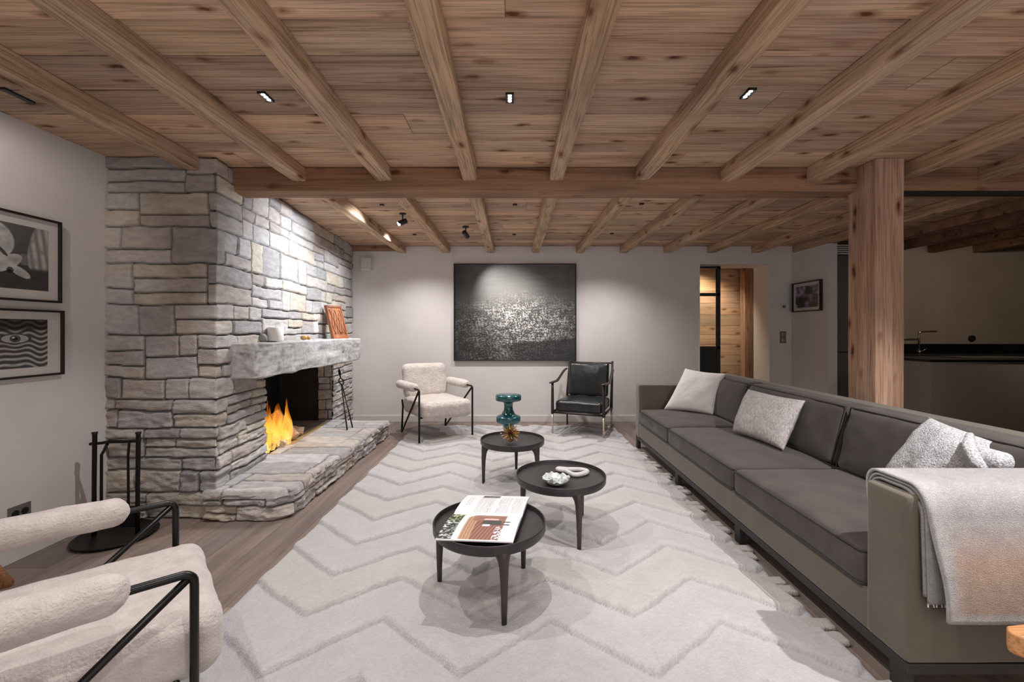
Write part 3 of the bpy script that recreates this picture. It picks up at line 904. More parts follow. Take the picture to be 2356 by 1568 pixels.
mb = MB().ell((0, 0, 0.022), (0.034, 0.028, 0.023)).ell((0.03, 0.03, 0.020), (0.018, 0.02, 0.02)); o = bld(mb, 'mantel_ornament', M['ochre'], smooth=True); o.location = (-1.98, 4.12, MZ + 0.003)
tag(o, 'tiny ochre shell-like ornament in the middle of the mantel', 'ornament')

# ------------------------------------------------------------------ fire tool stand
TS = thing('fire_tool_stand', 'black wrought iron fireplace tool stand on a round tray by the stone wall', 'tool stand', (-2.50, 2.74, 0))
bld(MB().lathe([(0.0, 0.0), (0.19, 0.0), (0.215, 0.018), (0.21, 0.022), (0.185, 0.010), (0.0, 0.008)], 40), 'round_base', M['iron'], TS, smooth=True)
for x in (-0.14, 0.135):
    bld(MB().tube([(x, 0, 0.008), (x * 1.0, 0, 0.3), (x + 0.004, 0, 0.645), (x + 0.004, 0, 0.66)], [0.013, 0.012, 0.013, 0.017], 10), 'upright', M['iron'], TS, smooth=True)
bld(MB().tube([(-0.165, 0, 0.585), (-0.1, 0.004, 0.590), (-0.03, -0.003, 0.602), (0.06, 0.004, 0.600), (0.15, 0, 0.606)], [0.010, 0.009, 0.012, 0.009, 0.010], 10), 'crossbar', M['iron'], TS, smooth=True)
o = bld(MB().tube([(-0.055, 0, 0.588), (-0.066, -0.01, 0.55), (-0.082, -0.012, 0.52), (-0.083, -0.012, 0.3), (-0.083, -0.012, 0.1)], 0.008, 8).tube([(-0.083, -0.012, 0.1), (-0.07, -0.012, 0.07)], 0.007, 8), 'poker', M['iron'], smooth=True)
o.location = TS.location; tag(o, 'thin black iron poker with bent top hanging from the tool stand', 'poker')
o = bld(MB().tube([(0.082, 0, 0.598), (0.085, -0.012, 0.52), (0.087, -0.012, 0.2)], 0.007, 8).box(0.045, 0.13, -0.020, -0.008, 0.07, 0.2), 'ash_shovel', M['iron'], smooth=False)
o.location = TS.location; tag(o, 'black iron shovel hanging straight beside right upright of tool stand', 'shovel')

# ------------------------------------------------------------------ rug
RX0, RX1, RY0, RY1 = -1.31, 1.345, 0.35, 5.86
res = 0.0102
X = np.arange(RX0, RX1 + 1e-6, res); Y = np.arange(RY0, RY1 + 1e-6, res)
XX, YY = np.meshgrid(X, Y, indexing='ij')
per, amp, pitch = 0.74, 0.30, 0.331
tri = np.abs(((XX + 0.94) / per + 0.5) % 1.0 - 0.5) * 2          # 0 in valleys, 1 on peaks
Pn = np.stack([XX, YY], -1)
ph = (YY - 1.609 - amp * tri + (fbm(Pn * 7, 3, 1) - 0.5) * 0.035 + (fbm(Pn * 1.5, 2, 4) - 0.5) * 0.05) / pitch
fr = ph - np.floor(ph); bid = np.floor(ph)
saw = np.clip(fr / 0.04, 0, 1) ** 0.7 * (0.027 - 0.019 * sstep(fr, 0.10, 0.95))
mid = 0.003 * np.exp(-((fr - 0.42) / 0.05) ** 2) * (fbm(Pn * 4, 2, 6) > 0.48)
sh = (fbm(Pn * 38, 3, 2) - 0.5) * 0.010 * (0.45 + 1.2 * sstep(fr, 0.30, 0.02)) + (fbm(Pn * 9, 2, 3) - 0.5) * 0.008
H = 0.009 + saw - mid + sh
ex = np.minimum(np.minimum(XX - RX0, RX1 - XX), np.minimum(YY - RY0, RY1 - YY))
H = np.maximum(H, 0.004) * np.clip(ex / 0.02, 0, 1) ** 0.5
bt = vnoise(np.stack([bid * 1.37, bid * 0.0 + 3.3], -1), 5)
base = np.array([0.440, 0.425, 0.424]) * (0.95 + 0.09 * bt)[..., None]
bandc = np.where(((bid % 3) == 1)[..., None], np.array([1.0, 0.985, 0.955]), np.array([1.0, 1.0, 1.0]))
C = base * bandc * (0.95 + 0.10 * fbm(Pn * 12, 3, 8))[..., None]
groove_shade = 1 - 0.26 * np.exp(-(np.minimum(fr, 1 - fr) / 0.020) ** 2)  # shade at the foot of each pile step, put into the colour
C = C * groove_shade[..., None]
wav = 0.014 * (fbm(np.stack([YY * 6, YY * 0], -1), 3, 9) - 0.5) * 2
Xd = XX + wav * np.clip(1 - (XX - RX0) / 0.1, 0, 1) + (wav + 0.02 * np.abs(fr - 0.5)) * np.clip(1 - (RX1 - XX) / 0.1, 0, 1)
Yd = YY + 0.02 * (fbm(np.stack([XX * 7, XX * 0 + 2], -1), 3, 19) - 0.5) * 2 * np.clip(1 - (RY1 - YY) / 0.1, 0, 1)
rug = thing('wool_rug', 'large cream shaggy wool rug with raised zigzag bands under the tables', 'rug', (0, 3.0, 0))
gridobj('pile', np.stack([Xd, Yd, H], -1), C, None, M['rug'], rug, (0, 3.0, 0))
mb = MB(); k = 0
rr = random.Random(9)
y = 0.5
while y < 4.75:
    for dy in (0.0, 0.075):
        L_ = 0.12 + rr.random() * 0.04
        mb.rbox((RX1 + L_ / 2 - 0.085, y + dy + rr.uniform(-0.008, 0.008), 0.011), (L_ / 2, 0.034, 0.013), 0.0125, n=7)
    y += pitch
o = link('fringe', mb.V, mb.F, M['rug'], rug, smooth=True, col=np.tile(np.array([0.40, 0.375, 0.355]), (len(mb.V), 1)), org=(0, 3.0, 0))
disp(o, 0.006, 45, 3, 2)
o['kind'] = 'stuff'
RUGZ = 0.018

# ------------------------------------------------------------------ round tables
def round_table(cx, cy, r, h, legdirs, label, taper=1.0):
    T = thing('round_side_table', label, 'table', (cx, cy, RUGZ - 0.006), 0, 'three round dark metal coffee tables')
    h = h - RUGZ + 0.006
    bld(MB().lathe([(0.0, h - 0.024), (r - 0.012, h - 0.024), (r - 0.010, h - 0.022), (r - 0.006, h), (r - 0.001, h + 0.001), (r + 0.001, h - 0.004), (r, h - 0.038), (r - 0.008, h - 0.048), (r - 0.03, h - 0.054), (0, h - 0.054)], 72),
        'tray_top', M['bronze_top'], T, smooth=False, bevel=0.0015)
    for a in legdirs:
        ca, sa = math.cos(a), math.sin(a)
        pts = []; rs = []
        prof = [(0.0, 0.262 * r / .275, 0.0115), (0.12, .263, 0.0145), (0.20, .262, 0.018), (h - 0.105, .258, 0.0215), (h - 0.078, .254, 0.026), (h - 0.055, .246, 0.034), (h - 0.036, .236, 0.038)]
        for z, rad, rr_ in prof:
            rad = rad * r / .275 if z else rad
            pts.append((ca * rad, sa * rad, z)); rs.append(rr_)
        mb = MB().tube(pts, rs, 16)
        o = bld(mb, 'leg', M['bronze'], T, smooth=True)
    return T
def angs(c, feet): return [math.atan2(f[1] - c[1], f[0] - c[0]) for f in feet]
c1 = (-0.115, 2.140); T1 = round_table(*c1, 0.275, 0.372, angs((-.117, 2.173), [(-.038, 1.917), (-.368, 2.23), (.055, 2.372)]), 'round dark metal tray table nearest the camera with open magazine on top')
c2 = (0.306, 2.785); T2 = round_table(*c2, 0.285, 0.388, angs((.309, 2.82), [(.373, 2.61), (.517, 3.08), (.038, 2.97)]), 'middle round dark metal table holding a stone loop and crystal dish')
c3 = (-0.004, 3.755); T3 = round_table(*c3, 0.275, 0.372, angs((-.004, 3.81), [(-.238, 3.714), (.03, 4.06), (.195, 3.655)]), 'farthest round dark metal table carrying a golden spiky ornament')

# magazine on table 1
def pagefn(nu, nv, fn):
    u, v = np.meshgrid(np.linspace(0, 1, nu), np.linspace(0, 1, nv), indexing='ij')
    return u, v, fn(u, v)
def text_page(u, v):
    C = np.full(u.shape + (3,), 0.70)
    ln = (np.sin(v * 2 * np.pi * 46) > 0.1)
    def block(u0, u1, v0, v1, k):
        m_ = (u > u0) & (u < u1) & (v > v0) & (v < v1) & (vnoise(np.stack([u * 90, v * 0 + k], -1), 3) > -1)
        lines = np.sin(u * 2 * np.pi * 52) > 0.15
        wv = vnoise(np.stack([np.floor(u * 52), v * 30], -1), 5 + k) > 0.22
        C[m_ & lines & wv] = 0.42
    block(0.10, 0.17, 0.35, 0.80, 1); block(0.27, 0.52, 0.08, 0.82, 2); block(0.58, 0.76, 0.08, 0.82, 3); block(0.80, 0.95, 0.08, 0.82, 4)
    m_ = (u > 0.28) & (u < 0.55) & (v > 0.80) & (v < 0.96)
    P = np.stack([u * 22, v * 30], -1); g = 0.05 + 0.28 * (fbm(P, 3, 4) ** 1.5)
    for k, s_ in enumerate((1.0, 0.85, 0.95)): C[..., k] = np.where(m_, g * s_, C[..., k])
    return C
def photo_page(u, v):
    C = np.full(u.shape + (3,), 0.70)
    P = np.stack([u, v], -1)
    g = fbm(P * np.array([40, 34]), 4, 2)
    tree = np.stack([0.02 + 0.60 * sstep(g, 0.4, 0.75) ** 1.5, 0.025 + 0.60 * sstep(g, 0.4, 0.75) ** 1.5, 0.02 + 0.58 * sstep(g, 0.4, 0.75) ** 1.5], -1)
    tree = np.where((v > 0.62)[..., None], tree * np.array([1.1, 1.25, 0.75]), tree)
    m_ = (u < 0.185) & (v > 0.03); C[m_] = tree[m_]
    m2 = (u > 0.27) & (u < 0.80) & (v > 0.04) & (v < 0.96) & ((u - 0.27) * 1.6 > (v - 0.80))
    hut = np.zeros_like(C)
    hut[:] = (0.27, 0.12, 0.085)
    st = np.sin((u - 0.2 * v) * 130) * 0.5 + 0.5
    hut = hut * (0.55 + 0.75 * st)[..., None]
    left = u < 0.42; hut[left] = (np.array([0.40, 0.235, 0.14]) * (0.7 + 0.6 * (np.sin(u * 160) * 0.5 + 0.5))[..., None])[left]
    roof = (v > 0.66) & (u > 0.36); hut[roof] = (np.array([0.30, 0.15, 0.11]) * (0.75 + 0.5 * fbm(P * np.array([8, 40]), 2, 6))[..., None])[roof]
    win = (u > 0.50) & (u < 0.76) & (v > 0.50) & (v < 0.68); hut[win] = (0.06, 0.06, 0.06)
    w2 = (u > 0.52) & (u < 0.62) & (v > 0.45) & (v < 0.52); hut[w2] = (0.75, 0.72, 0.70)
    w3 = (u > 0.50) & (u < 0.70) & (v > 0.70) & (v < 0.77); hut[w3] = (0.75, 0.48, 0.42)
    pale = (u > 0.70) & (v < 0.45) & (g > 0.5); hut[pale] = (0.68, 0.68, 0.72)
    C[m2] = hut[m2]
    for vv in (0.52, 0.63):
        m3 = (u > 0.78) & (u < 0.88) & (np.abs(v - vv) < 0.018); C[m3] = 0.06
    return C
cs, sn = math.cos(-0.075), math.sin(-0.075)
mag_org = (-0.125, 2.165, 0.373)
MG = thing('open_magazine', 'open glossy magazine with wooden chalet photo lying on the nearest round table', 'magazine', mag_org, -0.075)
def page(fn, v_lo, v_hi, name, skew, nu=120, nv=100):
    u, v, C = pagefn(nu, nv, fn)
    Y_ = v_lo + (v_hi - v_lo) * v
    Xp = -0.172 + 0.344 * u + skew * Y_
    d = np.abs(Y_)
    Z_ = 0.012 + 0.010 * np.sin(np.clip(d / 0.26, 0, 1) * np.pi) - 0.006 * np.clip(d / 0.26, 0, 1) + 0.004 * np.exp(-(d / 0.02) ** 2) * -1
    return np.stack([Xp, Y_, Z_], -1), C
for nm, fn, a_, b2 in (('text_page', text_page, 0.0, 0.262), ('picture_page', photo_page, -0.262, 0.0)):
    Pp, Cp = page(fn, a_, b2, nm, 0.10)
    gridobj(nm, Pp, Cp, None, M['paper'], MG, (0, 0, 0))
    # block of pages below
    mb = MB(); Q = Pp.copy(); Q[..., 2] -= 0.0006
    n1, n2 = Q.shape[:2]
    B_ = Q.copy(); B_[..., 2] = 0.001
    mb.grid(Q[::8, ::8]); 
    Qs = Q[::8, ::8]; Bs = B_[::8, ::8]
    mb = MB(); mb.grid(Bs, flip=True)
    for sl in ((slice(None), 0), (slice(None), -1), (0, slice(None)), (-1, slice(None))):
        E = np.stack([Q[sl], B_[sl]], 1); mb.grid(E)
    bld(mb, 'page_block', M['page_edge'], MG, smooth=False)

# golden spiky ornament on table 3
GO = thing('spiky_gold_ornament', 'golden spiky sea urchin ornament on the farthest round table', 'ornament', (-0.020, 3.66, 0.350))
bld(MB().ell((0, 0, 0.028), (0.022, 0.022, 0.014)).tube([(0, 0, 0.03), (0, 0, 0.075)], 0.006, 8), 'core', M['gold'], GO, smooth=True)
mb = MB(); rs_ = random.Random(4)
for k in range(74):
    z = 1 - 2 * (k + 0.5) / 80; a = k * 2.399963
    q = math.sqrt(max(0, 1 - z * z)); d_ = Vector((q * math.cos(a), q * math.sin(a), z))
    ln = 0.082 * rs_.uniform(0.82, 1.1)
    c_ = Vector((0, 0, 0.083))
    if c_.z + d_.z * ln < 0.002: ln = (c_.z - 0.003) / abs(d_.z)
    mb.tube([c_ + d_ * 0.006, c_ + d_ * ln], [0.0030, 0.0024], 5)
o = bld(mb, 'spikes', M['gold'], GO); o['kind'] = 'stuff'

# crystal dish and stone loop on table 2
CDI = thing('crystal_dish', 'small pale grey crystal rock dish on the middle table', 'dish', (0.262, 2.66, 0.3655))
mb = MB(); rs_ = random.Random(6); seg = 28; V = []; F = []
prof = [(0.030, 0.0), (0.058, 0.006), (0.077, 0.026), (0.083, 0.036), (0.070, 0.030), (0.045, 0.018), (0.0, 0.012)]
for j, (r_, z_) in enumerate(prof):
    for k in range(seg):
        a = 2 * math.pi * k / seg
        jj = rs_.uniform(-1, 1)
        rr_ = r_ * (1 + 0.10 * jj * (j in (2, 3, 4))); zz = z_ + (0.014 * rs_.uniform(-0.2, 1) if j in (3, 4) else (0.006 * rs_.uniform(0, 1) if j in (5,) else 0))
        V.append((rr_ * math.cos(a), rr_ * math.sin(a), zz))
for j in range(len(prof) - 1):
    for k in range(seg):
        l = (k + 1) % seg; F.append((j * seg + k, j * seg + l, (j + 1) * seg + l, (j + 1) * seg + k))
F.append(tuple(range(seg))[::-1])
link('bowl', V, F, M['crystal'], CDI)
bld(MB().ell((0.0, 0.0, 0.022), (0.022, 0.030, 0.012), 7, 5).ell((-0.03, 0.012, 0.024), (0.016, 0.014, 0.014), 6, 4).ell((0.032, -0.01, 0.024), (0.017, 0.013, 0.013), 6, 4), 'crystals', M['crystal'], CDI)
SL = [(-0.075, 0.055), (-0.02, 0.04), (0.06, 0.035), (0.10, 0.005), (0.085, -0.03), (0.035, -0.065), (0.0, -0.062), (-0.02, -0.03), (-0.04, 0.01), (-0.085, 0.035)]
def smoothloop(P, n=6):
    out = []; m_ = len(P)
    for i in range(m_):
        p0, p1, p2, p3 = (Vector((*P[(i + k) % m_], 0)) for k in (-1, 0, 1, 2))
        for s_ in range(n):
            t_ = s_ / n
            out.append(0.5 * ((2 * p1) + (-p0 + p2) * t_ + (2 * p0 - 5 * p1 + 4 * p2 - p3) * t_ ** 2 + (-p0 + 3 * p1 - 3 * p2 + p3) * t_ ** 3))
    return out
LP = smoothloop(SL)
o = bld(MB().tube([p + Vector((0, 0, 0.0150)) for p in LP], 0.0150, 12, closed=True).ell((-0.072, 0.042, 0.015), (0.028, 0.022, 0.0145)), 'stone_loop', M['shell'], smooth=True)
o.location = (0.385, 2.845, 0.3645); tag(o, 'pale stone sculpture shaped as a pointed loop on the middle table', 'sculpture')

# teal stool
TE = thing('teal_stool', 'glazed teal hourglass side table with stacked discs by the back wall', 'side table', (-0.050, 4.86, RUGZ - 0.004))
pr = [(0.0, 0.0), (0.135, 0.0), (0.140, 0.006), (0.140, 0.055), (0.135, 0.062), (0.085, 0.068), (0.060, 0.10), (0.052, 0.15), (0.055, 0.20), (0.070, 0.235), (0.080, 0.255), (0.130, 0.262), (0.136, 0.272), (0.136, 0.322), (0.131, 0.332),
      (0.100, 0.338), (0.075, 0.36), (0.052, 0.40), (0.047, 0.44), (0.052, 0.475), (0.075, 0.500), (0.135, 0.506), (0.144, 0.516), (0.144, 0.560), (0.139, 0.570), (0.0, 0.572)]
bld(MB().lathe(pr, 56), 'stool_body', M['teal'], TE, smooth=True, bevel=0)

# ------------------------------------------------------------------ sheepskin armchairs
def armchair(loc, rz, label, furmat, near):
    A_ = thing('sheepskin_armchair', label, 'armchair', loc, rz, 'sheepskin armchairs with black rod frames')
    n = 26 if near else 18
    r = 0.0115
    for s_ in (-1, 1):
        x = s_ * 0.340; xb = s_ * 0.300
        ft = Vector((x, 0.34, 0)); cor = Vector((x, 0.34, 0.61)); bk = Vector((xb, -0.36, 0)); rearp = Vector((x, -0.30, 0.61))
        # leg + bend + arm rail
        pts = [ft, Vector((x, 0.34, 0.57))]
        for k in range(1, 7):
            a = k / 6 * math.pi / 2
            pts.append(Vector((x, 0.34 - 0.03 * (1 - math.cos(a)), 0.58 + 0.03 * math.sin(a))))
        pts += [Vector((x, 0.1, 0.612)), rearp]
        bld(MB().tube(pts, r, 12), 'front_leg', M['rod'], A_, smooth=True)
        bld(MB().tube([Vector((x, 0.325, 0.595)), bk + Vector((0, 0.008, 0.004))], r * 0.95, 12), 'diagonal_brace', M['rod'], A_, smooth=True)
        bld(MB().tube([bk, Vector((xb * 1.02, -0.30, 0.33)), Vector((xb * 1.05, -0.30, 0.42))], r, 12), 'rear_leg', M['rod'], A_, smooth=True)
        mb = MB().rbox((x, -0.075, 0.618), (0.058, 0.275, 0.050), 0.0499, n=n)
        o = bld(mb, 'arm_pad', furmat, A_, smooth=True)
        disp(o, 0.006 if near else 0.009, 14, 3, 3 + s_)
        if near: disp(o, 0.0025, 70, 2, 9)
    bld(MB().tube([(-0.33, 0.30, 0.285), (0.33, 0.30, 0.285)], r * 0.9, 10), 'front_rail', M['rod'], A_, smooth=True)
    mb = MB().rbox((0, 0.045, 0.362), (0.305, 0.375, 0.098), 0.062, n=n + 10, puff=0.012)
    o = bld(mb, 'seat', furmat, A_, smooth=True)
    disp(o, 0.007 if near else 0.009, 9, 3, 4)
    if near: disp(o, 0.002, 70, 2, 9)
    def tp(B):
        B = B.copy(); B[:, 1] -= (B[:, 2]) * 0.22; return B
    mb = MB().rbox((0, -0.335, 0.645), (0.295, 0.075, 0.215), 0.070, n=n + 6, taper=tp)
    o = bld(mb, 'backrest', furmat, A_, smooth=True)
    disp(o, 0.011, 12, 3, 5, (1, 1, 1))
    return A_
cs_ = (-0.945, 5.43)
armchair((-0.965, 5.395, 0.014), math.radians(180 + 33.5), 'curly cream sheepskin armchair with black rod legs against the back wall', M['fur_far'], False)
armchair((-1.165 - 0.226, 1.50 - 0.226, 0.0), -math.atan2(0.75, 0.66), 'big cream sheepskin armchair with black rod frame in the left foreground', M['fur'], True)

# ------------------------------------------------------------------ black leather chair
BC = thing('leather_armchair', 'black leather armchair with curved wooden arms right of the painting', 'armchair', (0.895, 5.525, 0.014), math.radians(180 - 22.5))
w = 0.315; fy = 0.30; by = -0.31
for s_ in (-1, 1):
    x = s_ * w
    bld(MB().tube([(x, fy, 0.0), (x, fy, 0.27)], [0.0095, 0.014], 12), 'metal_leg', M['pale_metal'], BC, smooth=True)
    bld(MB().tube([(x * 0.95, by - 0.02, 0.0), (x * 0.95, by, 0.27)], [0.0095, 0.014], 12), 'metal_leg', M['pale_metal'] if s_ < 0 else M['ebony'], BC, smooth=True)
    bld(MB().tube([(x, fy, 0.265), (x, fy, 0.45), (x, fy, 0.645)], [0.020, 0.018, 0.016], 12), 'front_post', M['ebony'], BC, smooth=True)
    bld(MB().tube([(x * 0.95, by + 0.01, 0.255), (x * 0.95, by - 0.02, 0.45), (x * 0.93, by - 0.125, 0.875)], [0.020, 0.018, 0.014], 12), 'back_post', M['ebony'], BC, smooth=True)
    ap = []; ar = []
    for t_ in np.linspace(0, 1, 14):
        y_ = fy + 0.09 - t_ * 0.735
        z_ = 0.652 + 0.115 * sstep(np.array(t_), 0.42, 1.0) - 0.012 * math.sin(t_ * math.pi)
        ap.append((x + s_ * 0.015 * math.sin(t_ * 3.1), y_, float(z_))); ar.append(0.010 + 0.011 * math.sin(min(t_ * 1.5 + 0.15, 1) * math.pi * 0.9))
    mb = MB().tube(ap, ar, 12)
    A2 = np.array(mb.V); zc = np.interp(-A2[:, 1], [-p[1] for p in ap], [p[2] for p in ap]); A2[:, 2] = zc + (A2[:, 2] - zc) * 0.62
    xc = x + s_ * 0.008; A2[:, 0] = xc + (A2[:, 0] - xc) * 1.4
    mb.V = A2.tolist()
    bld(mb, 'arm', M['ebony'], BC, smooth=True)
    bld(MB().tube([(x, fy, 0.285), (x * 0.95, by, 0.275)], 0.014, 10), 'side_rail', M['ebony'], BC, smooth=True)
bld(MB().tube([(-w, fy, 0.28), (w, fy, 0.28)], 0.014, 10), 'front_rail', M['ebony'], BC, smooth=True)
bld(MB().tube([(-w * 0.93, by - 0.118, 0.85), (w * 0.93, by - 0.118, 0.85)], 0.010, 10), 'top_rail', M['ebony'], BC, smooth=True)
o = bld(MB().rbox((0, 0.0, 0.352), (0.285, 0.285, 0.066), 0.035, n=22, puff=0.020), 'seat_cushion', M['leather'], BC, smooth=True); disp(o, 0.006, 7, 2, 2)
def tpl(B):
    B = B.copy(); B[:, 1] -= B[:, 2] * 0.25; return B
o = bld(MB().rbox((0, -0.315, 0.640), (0.265, 0.040, 0.215), 0.032, n=24, puff=0.025, puffaxis=1, taper=tpl), 'back_cushion', M['leather'], BC, smooth=True); disp(o, 0.008, 8, 3, 7, (2.2, 1, 0.5))

# ------------------------------------------------------------------ sofa
SO = (1.85, 3.2, 0.0)
SF = thing('long_sofa', 'very long taupe velvet sofa on a dark plinth along the right side', 'sofa', SO)
SX0, SX1 = 1.375, 2.38; SY0, SY1 = 1.515, 4.88
AF, AN = 4.73, 1.695
def soft(name, x0, x1, y0, y1, z0, z1, r, mat, n=20, puff=0, ax=2, amp=0.0, taper=None, parent=SF, sc=5, seed=1):
    c = ((x0 + x1) / 2, (y0 + y1) / 2, (z0 + z1) / 2); h = ((x1 - x0) / 2, (y1 - y0) / 2, (z1 - z0) / 2)
    mb = MB().rbox(c, h, r, n=n, puff=puff, puffaxis=ax, taper=taper)
    o = bld(mb, name, mat, parent, smooth=True, org=SO)
    if amp: disp(o, amp, sc, 3, seed)
    return o
soft('base', SX0 + 0.004, SX1, SY0 + 0.02, SY1 - 0.02, 0.135, 0.30, 0.012, M['velvet'], 16)
soft('near_arm', SX0, SX1, SY0, AN, 0.135, 0.722, 0.016, M['velvet'], 18, amp=0.003)
soft('far_arm', SX0, SX1, AF, SY1, 0.12, 0.708, 0.016, M['velvet'], 18, amp=0.003)
soft('back_frame', 2.27, SX1 + 0.02, SY0 + 0.01, SY1, 0.135, 0.825, 0.018, M['velvet'], 18, amp=0.003)
cb = [(4.725, 3.86), (3.855, 2.715), (2.71, 1.70)]
for i, (b2, a2) in enumerate(cb):
    s = soft('seat_cushion', SX0 - 0.004, 2.14, a2, b2, 0.292, 0.440, 0.034, M['velvet_dark'], 34, puff=0.030, amp=0.007, seed=i + 2)
    mb = MB()
    for z_ in (0.432, 0.302):
        x0, x1 = SX0 - 0.006, 2.10; q = 0.022
        loop = [(x0 + q, a2 + 0.006, z_), (x1, a2 + 0.006, z_), (x1, b2 - 0.006, z_), (x0 + q, b2 - 0.006, z_), (x0 + 0.002, b2 - q, z_), (x0 + 0.002, a2 + q, z_)]
        loop = [(p[0], p[1], p[2]) for p in loop]
        mb.tube(loop, 0.0045, 6, closed=True)
    bld(mb, 'piping', M['piping'], s, smooth=True, org=SO)
    def tpb(B):
        B = B.copy(); B[:, 0] += B[:, 2] * 0.26; return B
    c_ = soft('back_cushion', 2.04, 2.22, a2 + 0.004, b2 - 0.004, 0.445, 0.835, 0.050, M['velvet_dark'], 34, puff=0.028, ax=0, amp=0.011, taper=tpb, seed=i + 12)
    mb = MB()
    z0_, z1_ = 0.455, 0.822; xm = 2.13
    f_ = lambda z: xm - 0.082 + (z - 0.64) * 0.26
    loop = [(f_(z0_), a2 + 0.02, z0_), (f_(z1_), a2 + 0.016, z1_), (f_(z1_), b2 - 0.016, z1_), (f_(z0_), b2 - 0.02, z0_)]
    mb.tube(loop, 0.0045, 6, closed=True)
    bld(mb, 'piping', M['piping'], c_, smooth=True, org=SO)
bld(MB().box(SX0 + 0.002, SX1, SY0 + 0.002, SY1 - 0.01, 0.098, 0.136), 'plinth_rail', M['plinth'], SF, bevel=0.003, org=SO)
for (x, y) in ((1.395, 4.83), (1.395, 3.66), (1.395, 2.67), (1.395, 1.56), (2.33, 4.83), (2.33, 3.66), (2.33, 2.67), (2.33, 1.56)):
    bld(MB().box(x - 0.018, x + 0.018, y - 0.03, y + 0.03, 0.0, 0.10), 'leg', M['plinth'], SF, bevel=0.002, org=SO)

# pillows from four corners
def pillow(name, label, c00, c10, c11, c01, thick, mat, pinch=0.05, n=34, parts=None, amp=0.004, seed=3, group='scatter cushions on the sofa'):
    c00, c10, c11, c01 = (np.array(c, float) for c in (c00, c10, c11, c01))
    cen = (c00 + c10 + c11 + c01) / 4
    u = np.linspace(-1, 1, n); U, V = np.meshgrid(u, u, indexing='ij')
    e = 1 - pinch * (1 - V ** 2); f = 1 - pinch * (1 - U ** 2)
    Ue = (U * e + 1) / 2; Ve = (V * f + 1) / 2
    P = (c00 * ((1 - Ue) * (1 - Ve))[..., None] + c10 * (Ue * (1 - Ve))[..., None] + c11 * (Ue * Ve)[..., None] + c01 * ((1 - Ue) * Ve)[..., None])
    nr = np.cross(c10 - c00, c01 - c00); nr /= np.linalg.norm(nr)
    t_ = thick * (np.clip((1 - U ** 2) * (1 - V ** 2), 0, 1) ** 0.42) + 0.004
    wr = (fbm(np.stack([U * 2.2 + seed, V * 2.2], -1), 3, seed) - 0.5) * 2 * amp * 2
    A = P + nr * (t_ / 2 + wr)[..., None]; B = P - nr * (t_ / 2 - wr)[..., None]
    mb = MB().grid(A).grid(B, flip=True)
    for sl in ((slice(None), 0), (slice(None), -1), (0, slice(None)), (-1, slice(None))):
        mb.grid(np.stack([A[sl], B[sl]], 1))
    o = link(name, mb.V, mb.F, mat, None, smooth=True, org=cen)
    o.location = cen
    bm = bmesh.new(); bm.from_mesh(o.data); bmesh.ops.remove_doubles(bm, verts=bm.verts, dist=0.0006); bmesh.ops.recalc_face_normals(bm, faces=bm.faces); bm.to_mesh(o.data); bm.free()
    tag(o, label, 'pillow', group)
    return o
pillow('linen_pillow', 'plain white linen cushion at the far corner of the long sofa', (1.60, 4.60, 0.468), (1.98, 4.30, 0.468), (2.125, 4.34, 0.868), (1.84, 4.64, 0.895), 0.15, M['linen'])
pillow('woven_pillow', 'pale grey flecked woven cushion leaning in the middle of the long sofa', (1.78, 3.53, 0.480), (1.855, 2.98, 0.480), (2.045, 3.04, 0.810), (1.955, 3.62, 0.815), 0.15, M['grey_weave'], seed=5)
KP = pillow('knitted_pillow', 'chunky grey marl knitted cushion behind the draped sofa arm', (1.93, 2.32, 0.492), (2.00, 1.84, 0.492), (2.115, 1.86, 0.815), (2.12, 2.22, 0.862), 0.17, M['knit'], amp=0.010, seed=8)
mb = MB().rbox((0.0, -0.215, 0.085), (0.050, 0.062, 0.042), 0.038, n=12)
mb.tube([(0.0, -0.12, 0.17), (-0.055, -0.165, 0.13), (-0.075, -0.215, 0.075), (-0.055, -0.25, 0.03)], [0.016, 0.024, 0.024, 0.012], 14)
o = bld(mb, 'knitted_knot', M['knit'], KP, smooth=True); disp(o, 0.006, 22, 3, 2)

